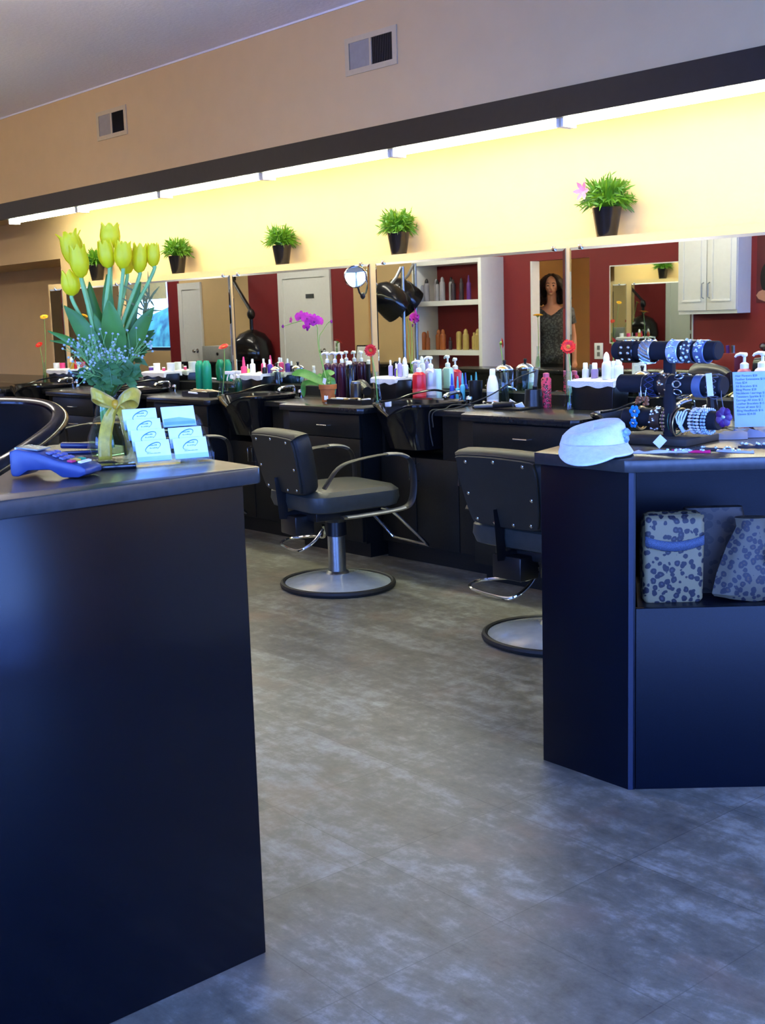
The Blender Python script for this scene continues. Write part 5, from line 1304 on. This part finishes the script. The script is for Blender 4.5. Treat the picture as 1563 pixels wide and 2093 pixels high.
obj('hang_tag', MB().at((.065, -.065, .135), (.1, .1, 0)).cb((0, 0, 0), (.06, .002, .05)), C('tag_blue', (.25, .35, .5), .4), t, label='blue hang tag')
# ---------------------------------------------------------------- opposite side of the salon (seen in the mirrors)
YW = YO
# white shelf unit with bottles
t = thing('shelf_unit', 'tall white open shelf unit with hair products, seen in the mirror', 'shelf', (-8.82, YW, 0))
w = .497
for s_ in (-1, 1): obj('side_panel', MB().box((s_ * w, .001, 0), (s_ * (w - .045), .33, 1.935)), M['white'], t, bev=.002)
SZ = []
obj('top_panel', MB().box((-w + .045, .001, 1.885), (w - .045, .33, 1.935)), M['white'], t)
for z in (.30, .60, mir(920, 716, YW + .33).z, mir(920, 614, YW + .33).z):
    obj('shelf', MB().box((-w + .045, .001, z - .05), (w - .045, .33, z)), M['white'], t); SZ.append(z)
cGr2, cOr, cGo, cPu = C('grey_can', (.30, .29, .33), .4), C('copper_bottle', (.38, .11, .03), .35), C('gold_bottle', (.48, .36, .12), .35), C('violet_bottle', (.12, .03, .22), .35)
cDk = C('dark_bottle', (.035, .025, .035), .35)
def row(zi, items, gp):
    for k, (px, h, r, m_, cap, lb) in enumerate(items):
        x = mir(px, 600, YW + .22).x
        bottle('product_bottle', lb, 'bottle', (x, YW + .22 - (.05 if k % 3 == 2 else 0), SZ[zi]), r * .87, h * .9, m_, cap, M['plastic'] if m_ is cGr2 and k % 2 else m_, group=gp, neck=.4)
row(3, [(864, .19, .033, C('blue_grey_can', (.30, .32, .42), .4), None, 'blue grey can at the left end of the upper shelf'), (873, .215, .033, cGr2, 'dome', 'grey can with a domed cap, second on the upper shelf'), (886, .215, .028, cGr2, 'dome', 'grey can, third on the upper shelf'), (895, .20, .026, cGr2, 'dome', 'grey can set back, fourth on the upper shelf'), (905, .225, .034, cGr2, 'dome', 'biggest grey can, in the middle left of the upper shelf'), (916, .22, .028, cGr2, 'dome', 'grey can right of the biggest one on the upper shelf'),
       (927, .20, .03, cDk, 'cap', 'dark bottle in the middle of the upper shelf'), (944, .20, .026, cDk, 'dome', 'slim dark bottle right of the middle of the upper shelf'), (936, .08, .025, cPu, 'cap', 'low violet pot in the middle of the upper shelf'), (959, .20, .026, cPu, 'tip', 'violet bottle on the right half of the upper shelf'), (983, .16, .03, C('blue_violet', (.10, .10, .34), .35), 'tip', 'blue violet bottle at the right end of the upper shelf')], 'bottles on the upper white shelf')
row(2, [(865, .21, .034, cOr, None, 'copper bottle at the left end of the lower shelf'), (873, .15, .026, cOr, 'tip', 'short copper bottle, second on the lower shelf'), (888, .19, .035, cOr, 'dome', 'copper bottle with a domed cap, third on the lower shelf'), (904, .19, .035, cOr, 'dome', 'copper bottle with a domed cap, rightmost of the copper ones'), (919, .11, .022, cDk, 'cap', 'small dark bottle between copper and gold ones'), (928, .15, .022, cGo, 'cap', 'slim gold bottle at the left of the gold ones'), (937, .21, .033, cGo, None, 'gold can with a flat top on the lower shelf'), (951, .19, .038, cGo, 'dome', 'large gold bottle with a domed cap, left one'), (961, .16, .028, cGo, 'cap', 'short gold bottle between the two large ones'), (976, .19, .038, cGo, 'dome', 'large gold bottle with a domed cap, right one'), (985, .19, .026, cGo, 'cap', 'gold bottle at the right end of the lower shelf')], 'bottles on the lower white shelf')
# white wall cabinet
t = thing('wall_cabinet', 'white two door wall cabinet on the red wall, seen in the mirror', 'cabinet', (-5.83, YW, 1.32))
obj('body', MB().box((-.285, .001, 0), (.285, .20, .80)), M['white'], t)
for s_ in (-1, 1):
    d_ = obj('door', MB().box((s_ * .004, .20, .03), (s_ * .281, .218, .79)), M['white'], t, bev=.002)
    b = MB(); x0, x1 = s_ * .05, s_ * .235
    for a, c_, z0, z1 in ((x0, x1, .10, .12), (x0, x1, .70, .72)): b.box((a, .218, z0), (c_, .228, z1))
    b.box((x0, .218, .12), (x0 + s_ * .015, .228, .70)); b.box((x1 - s_ * .015, .218, .12), (x1, .228, .70))
    obj('moulding', b, M['white'], d_, bev=.004)
    obj('handle', MB().tube([(s_ * .03, .218, .13), (s_ * .03, .245, .14), (s_ * .03, .245, .25), (s_ * .03, .218, .26)], .005, 8), M['steel'], d_)
# doors
def door(n, x0, x1, zt, sign=None):
    f = struct('door_%d' % n, MB().box((x0, YW + .001, 0), (x0 + .09, YW + .03, zt)).box((x1 - .09, YW + .001, 0), (x1, YW + .03, zt)).box((x0 + .09, YW + .001, zt - .09), (x1 - .09, YW + .03, zt)), M['white'])
    obj('slab', MB().box((x0 + .09, YW + .001, .005), (x1 - .09, YW + .015, zt - .09)), M['white'], f)
    obj('door_knob', MB().at((x1 - .15, YW + .015, 1.0), (-PI / 2, 0, 0)).lathe([(.03, 0), (.03, .006), (.012, .01), (.012, .04), (.028, .055), (.02, .075), (.001, .08)], 18), M['chrome'], f)
door(1, -12.04, -11.04, 1.96); door(2, -14.31, -13.76, 1.91)
tag(obj('door_sign', MB().box((-.075, 0, -.025), (.075, .006, .025)), C('sign_grey', (.06, .07, .07), .5), loc=(-11.43, YW + .016, 1.65)), 'small dark plaque on the white door, seen in the mirror', 'sign')
f = struct('trim_3', MB().box((xd0, YW - .1, 0), (xd0 + .02, YW + .012, 1.87)), M['white'])
# mirror, poster, outlets on the red wall
t = thing('wall_mirror', 'frameless mirror on the opposite red wall left of the white cabinet', 'mirror', (-6.55, YW, 1.07))
obj('mirror_face', MB().add([(-.44, .012, .01), (.44, .012, .01), (.44, .012, .70), (-.44, .012, .70)], [(0, 1, 2, 3)]), M['mirror'], t, smooth=False)
obj('backing', MB().box((-.45, .001, 0), (.45, .011, .71)), M['lampw'], t)
t = thing('poster', 'dark red poster of a dark haired figure right of the white cabinet', 'poster', (-5.16, YW, 1.40))
obj('sheet', MB().box((-.33, .001, 0), (.33, .006, .62)), C('poster_red', (.10, .012, .014), .5), t)
obj('figure_hair', MB().at((-.24, .0065, .20)).ell((0, 0, 0), (.055, .002, .12), 18, 8), M['dark'], t)
obj('figure_shoulder', MB().at((-.17, .0065, .06)).ell((0, 0, 0), (.16, .0016, .06), 18, 6), M['skin'], t)
lettering('lettering', 'IE', .095, C('poster_gold', (.45, .20, .10), .5), t, (-.15, .0065, .44), (PI / 2, 0, PI), .0005)
for x, z, L in ((-7.13, 1.0, 'white outlet plate on the red wall by the dark doorway'), (-10.97, 1.04, 'white outlet plate on the red wall right of the white door')):
    o = thing('outlet_plate', L, 'outlet', (x, YW, z)); obj('plate', MB().box((-.05, .001, -.075), (.05, .008, .075)), M['wp'], o, bev=.002); obj('socket', MB().box((-.016, .008, -.05), (.016, .011, -.01)), M['greyband'], o); obj('socket', MB().box((-.016, .008, .01), (.016, .011, .05)), M['greyband'], o)
# counters along the opposite wall
def counter(label, x0, x1, y0, y1, h=.875):
    t = thing('side_counter', label, 'counter', ((x0 + x1) / 2, (y0 + y1) / 2, 0), 0, 'black counters on the opposite side')
    w_, d_ = (x1 - x0) / 2, (y1 - y0) / 2
    obj('body', MB().box((-w_ + .02, -d_ + .02, 0), (w_ - .02, d_ - .02, h - .035)), M['black'], t); obj('worktop', MB().box((-w_, -d_, h - .035), (w_, d_, h)), M['top'], t, bev=.004)
counter('black counter below the white cabinet, seen in the mirror', -8.3, -4.95, 1.55, 1.98)
counter('black counter below the white shelves\' neighbour, left of them in the mirror', -10.5, -9.5, YW + .01, YW + .42)
counter('black counter at the beige wall, seen in the left mirrors', -13.7, -12.5, YW + .01, YW + .42)
bud_vase('slim glass vase with an orange gerbera on the opposite counter', (mir(1100, 700, 1.8).x, 1.8, .875), .2)
p_ = mir(1100, 645, 1.8); gerbera('gerbera', 'orange gerbera on the opposite counter, seen in the mirror before the woman', (p_.x, 1.8, .885), p_, (.1, .1, 1), .05, M['gerby'])
t = thing('caddy', 'dark red caddy of tools on the opposite counter, seen in the mirror', 'caddy', (mir(1490, 700, 1.75).x, 1.75, .875)); obj('box', MB().box((-.09, -.06, 0), (.09, .06, .14)), M['red'], t, bev=.004)
for k in range(3): obj('tool', MB().tube([(-.05 + .045 * k, 0, .12), (-.055 + .05 * k, .01, .20)], .014, 8), [M['plastic'], cP, M['steel']][k], t)
t = thing('appliance', 'pale grey cabinet box on the counter by the beige wall', 'box', (-12.95, YW + .2, .875)); obj('box', MB().box((-.30, -.18, 0), (.30, .18, .20)), C('pale_grey', (.42, .45, .43), .5), t, bev=.006); obj('dial', MB().at((0.05, .18, .10), (-PI / 2, 0, 0)).lathe([(.02, 0), (.02, .01), (.001, .012)], 14), M['plastic'], t)
o = thing('framed_notice', 'small white framed notice on the counter, seen left of the vertical wall strip', 'frame', (mir(735, 688, YW + .3).x, YW + .25, .875)); obj('frame', MB().at((0, 0, 0), (.15, 0, 0)).box((-.14, -.01, 0), (.14, .0, .2)), M['plastic'], o); obj('paper', MB().at((0, 0, 0), (.15, 0, 0)).box((-.125, .0, .015), (.125, .002, .185)), M['paper'], o)
# hooded dryers and the boom dryer
def hood(label, x, y, z, R=.25):
    t = thing('hood_dryer', label, 'hair dryer', (x, y, 0), 0, 'black hood dryers on stands')
    obj('hood', MB().at((0, .05, z), (math.radians(-50), 0, .3)).lathe([(R, -.14), (R * 1.02, -.08), (R * .96, .04), (R * .75, .14), (R * .4, .19), (.001, .20), (.001, .185), (R * .7, .12), (R * .92, -.1), (R * .98, -.14)], 32), M['gloss'], t)
    obj('bracket', MB().tube([(0, -.12, z + .32), (0, -.05, z + .22), (0, .02, z + .16)], .016, 8), M['steel'], t)
    obj('stand', MB().tube([(0, -.14, .02), (0, -.14, z + .33)], .018, 10), M['steel'], t)
    obj('foot', MB().at((0, -.14, 0)).lathe([(.12, 0), (.12, .02), (.03, .04)], 28), M['plastic'], t)
hood('black hood dryer nearer the white shelves, seen in the mirror', mir(822, 590, YW + .62).x, YW + .57, 1.58, .17)
hood('black hood dryer left of the other, seen in the mirror', mir(796, 600, YW + .95).x, YW + .9, 1.54, .165)
t = thing('boom_dryer', 'black dryer on a long wall boom, seen in the mirror', 'hair dryer', (-12.36, YW, 0))
obj('wall_plate', MB().box((-.72, .001, 1.9), (-.60, .02, 2.08)), M['plastic'], t); obj('boom', MB().tube([(-.66, .02, 2.0), (-.60, .10, 1.98), (0, .22, 1.50)], .022, 10), M['plastic'], t)
obj('elbow', MB().at((0, .22, 1.46)).ell((0, 0, 0), (.05, .05, .07), 14, 8), M['plastic'], t); obj('drop_arm', MB().tube([(0, .22, 1.46), (0, .22, 1.26)], .024, 10), M['plastic'], t)
obj('hood', MB().at((0, .22, 1.02)).lathe([(.25, -.12), (.26, -.05), (.24, .10), (.16, .20), (.05, .25), (.001, .255), (.001, .24), (.15, .18), (.23, .08), (.24, -.12)], 28), M['gloss'], t)
c = dup(ch, 'black styling chair under the boom dryer, seen in the mirror', (-12.36, YW + .95, 0), math.radians(180))
t = thing('storage_cabinet', 'tall black cabinet along the far end wall, seen in the leftmost mirrors', 'cabinet', (-18.7, 2.6, 0)); obj('body', MB().box((-.29, -1.5, 0), (.28, 1.7, 1.75)), C('blue_black', (.010, .016, .022), .35), t); 
for k in range(4): obj('door', MB().box((.28, -1.48 + .8 * k, .05), (.295, -.70 + .8 * k, 1.73)), C('blue_black', (.010, .016, .022), .35), t)

# ---------------------------------------------------------------- the woman in the doorway
def remesh(name, mb, m_, parent, vox, it=6, loc=(0, 0, 0)):
    tmp = obj('tmp', mb, m_, None, smooth=False)
    r = tmp.modifiers.new('r', 'REMESH'); r.mode = 'VOXEL'; r.voxel_size = vox
    s_ = tmp.modifiers.new('s', 'SMOOTH'); s_.iterations = it; s_.factor = .5
    dg = bpy.context.evaluated_depsgraph_get(); me = bpy.data.meshes.new_from_object(tmp.evaluated_get(dg)); me.name = name
    old = tmp.data; bpy.data.objects.remove(tmp); bpy.data.meshes.remove(old)
    me.shade_smooth(); me.materials.clear(); me.materials.append(m_)
    o = bpy.data.objects.new(name, me); COL.objects.link(o); o.parent = parent; o.location = loc
    return o
def er(z, a_, b_, cy=0, n=28, cx=0): return [(cx + a_ * math.cos(2 * PI * i / n), cy + b_ * math.sin(2 * PI * i / n), z) for i in range(n)]
wx = mir(1128, 570, YW - .30).x
body = MB()
body.loft([er(.84, .10, .08), er(.90, .165, .115), er(.97, .165, .115), er(1.06, .135, .10), er(1.16, .140, .10), er(1.27, .160, .115, .005), er(1.36, .172, .10), er(1.42, .150, .075, -.005), er(1.455, .085, .058, -.01), er(1.475, .05, .045, -.005)])
for s_ in (-1, 1):
    body.ell((s_ * .072, .085, 1.265), (.066, .055, .066), 16, 10)
    body.tube([(s_ * .088, 0, .90), (s_ * .092, .01, .70), (s_ * .088, .012, .50), (s_ * .086, -.012, .36), (s_ * .084, -.018, .20), (s_ * .083, -.015, .075)], [.088, .077, .056, .055, .042, .034], 14)
    body.loft([er(.028, .001, .001, .02, 16, s_ * .085), er(.03, .036, .10, .035, 16, s_ * .085), er(.055, .036, .095, .03, 16, s_ * .085), er(.085, .030, .05, .0, 16, s_ * .085)])
    sh, el, wr = Vector((s_ * .172, -.005, 1.405)), Vector((s_ * .222, -.03, 1.13)), Vector((s_ * .238, .025, .90))
    body.tube([sh + Vector((-s_ * .03, 0, .0)), sh + Vector((s_ * .008, 0, -.03)), sh.lerp(el, .5), el, el.lerp(wr, .35), wr], [.046, .047, .040, .034, .034, .023], 14)
    pa = wr + Vector((s_ * .004, .012, -.045)); body.tube([wr, wr + Vector((0, .006, -.03)), pa + Vector((0, .004, -.015)), pa + Vector((0, .008, -.035))], [.022, .026, .030, .026], 12, (1, .55) if False else None)
    for k, (dy, L) in enumerate(((-.026, .060), (-.009, .072), (.009, .078), (.026, .070))):
        f0 = pa + Vector((0, dy + .008, -.030)); f1 = f0 + Vector((-s_ * .002, .004, -L * .5)); f2 = f1 + Vector((-s_ * .012, .006, -L * .48))
        body.tube([f0, f1, f2], [.0085, .0078, .0066], 8)
    body.tube([wr + Vector((-s_ * .006, .022, -.03)), wr + Vector((-s_ * .014, .045, -.055)), wr + Vector((-s_ * .016, .052, -.085))], [.011, .0095, .008], 8)
body.tube([(0, -.012, 1.44), (0, .0, 1.50), (0, .012, 1.58)], [.060, .050, .052], 16)
body.ell((0, .012, 1.672), (.072, .088, .098), 24, 16); body.ell((0, .045, 1.612), (.052, .050, .056), 18, 12); body.ell((0, .068, 1.575), (.026, .022, .020), 12, 8)
body.tube([(0, .092, 1.672), (0, .106, 1.645), (0, .114, 1.628)], [.009, .011, .013], 10); body.ell((0, .100, 1.622), (.018, .012, .009), 10, 6)
for s_ in (-1, 1): body.ell((s_ * .074, .0, 1.645), (.010, .020, .030), 10, 8); body.ell((s_ * .03, .082, 1.640), (.022, .014, .018), 10, 6)
pr = remesh('person', body, M['skin'], None, .0065, 5, (wx, YW - .30, .035))
pr.rotation_euler.z = math.radians(-34); pr.scale = (.94, .94, .965)
tag(pr, 'woman with wavy brown hair and dark patterned top, standing in the mirrored doorway', 'person')
hr = MB()
hr.ell((0, -.020, 1.690), (.092, .100, .094), 24, 14)
rnd = random.Random(11)
for k in range(34):
    a = PI * (-.08) + PI * 1.16 * k / 33 + PI; r_ = .088
    x0, y0 = r_ * math.cos(a), -.012 + r_ * math.sin(a); ph = rnd.uniform(0, 6)
    p = [(x0 * .6, y0 * .5, 1.755)]
    for i in range(1, 9):
        v = i / 8; wv = .012 * math.sin(ph + v * 11)
        p.append((x0 * (1.02 + .34 * v) + wv, y0 * (1.02 + .15 * v) + .010 * math.cos(ph + v * 9) + .012 * v, 1.73 - .255 * v - rnd.uniform(0, .02) * v))
    hr.tube(spline(p, 3), [.021] * 22 + [.016, .012, .008], 8)
for s_ in (-1, 1):
    for k in range(6):
        ph = rnd.uniform(0, 6); p = [(s_ * .012, .05 - .012 * k, 1.772), (s_ * (.058 + .005 * k), .072 - .014 * k, 1.738)]
        for i in range(1, 7):
            v = i / 6; p.append((s_ * (.080 + .006 * k + .030 * v) + .010 * math.sin(ph + v * 9), .050 - .013 * k + .02 * v, 1.70 - .22 * v))
        hr.tube(spline(p, 3), [.015] * 18 + [.012, .009, .006, .005], 8)
ho = remesh('hair', hr, M['brown'], pr, .0065, 1)
for v in ho.data.vertices:
    g = 1 + .38 * min(1, max(0, (1.74 - v.co.z) / .10)); v.co.x *= g; v.co.y = -.01 + (v.co.y + .01) * (1.12 if v.co.y < 0 else 1.02)
bl = MB(); N_ = 36
def br_(z, a_, b_, cy, scoop=0, zz=0):
    out = []
    for i in range(N_):
        a = 2 * PI * i / N_; c_, s_ = math.cos(a), math.sin(a)
        dz = scoop * (abs(c_) ** 1.0 if s_ > 0 else .55 + .45 * abs(c_)) - scoop
        out.append((a_ * c_, cy + b_ * s_, z + dz + zz * math.sin(5 * a)))
    return out
bl.loft([br_(.86, .192, .142, .005, 0, .004), br_(.95, .185, .140, .005), br_(1.06, .160, .124, .006), br_(1.16, .162, .126, .012), br_(1.27, .178, .150, .02), br_(1.34, .184, .130, .012), br_(1.40, .192, .115, .0, .05), br_(1.440, .172, .098, -.006, .085), br_(1.455, .155, .088, -.008, .10)], False, False)
bo = obj('blouse', bl, M['blouse'], pr, ang=80); md = bo.modifiers.new('t', 'SOLIDIFY'); md.thickness = .004
for s_ in (-1, 1):
    sl = MB(); sh, el = Vector((s_ * .172, -.005, 1.405)), Vector((s_ * .222, -.03, 1.13))
    sl.tube([sh + Vector((-s_ * .045, 0, .012)), sh + Vector((s_ * .01, 0, -.015)), sh.lerp(el, .3), sh.lerp(el, .52)], [.052, .060, .062, .064], 18)
    obj('sleeve', sl, M['blouse'], pr, ang=80)
    tl = MB(); tl.tube([(s_ * .088, 0, .92), (s_ * .092, .008, .70), (s_ * .088, .01, .50), (s_ * .086, -.008, .34), (s_ * .084, -.012, .06)], [.102, .093, .078, .072, .070], 20)
    obj('trouser_leg', tl, C('black_cloth', (.008, .008, .010), .8), pr)
    obj('shoe', MB().loft([er(-.034, .040, .112, .035, 20, s_ * .085), er(.03, .042, .115, .035, 20, s_ * .085), er(.065, .040, .09, .02, 20, s_ * .085), er(.075, .03, .05, .0, 20, s_ * .085)]), M['plastic'], pr)
    obj('eye', MB().ell((s_ * .028, .0915, 1.655), (.011, .006, .006), 12, 8), C('eye_dark', (.03, .02, .015), .2), pr, label='dark eye')
    obj('eyebrow', MB().tube([(s_ * .014, .098, 1.678), (s_ * .03, .096, 1.684), (s_ * .046, .084, 1.678)], .0035, 6), M['brown'], pr, label='dark eyebrow')
obj('trouser_top', MB().loft([er(.80, .12, .10), er(.86, .176, .128), er(.93, .178, .128), er(.99, .17, .12)]), C('black_cloth', (.008, .008, .010), .8), pr)
obj('lips', MB().ell((0, .095, 1.594), (.021, .006, .007), 14, 8), C('lip_rose', (.34, .08, .07), .4), pr, label='rose lips')
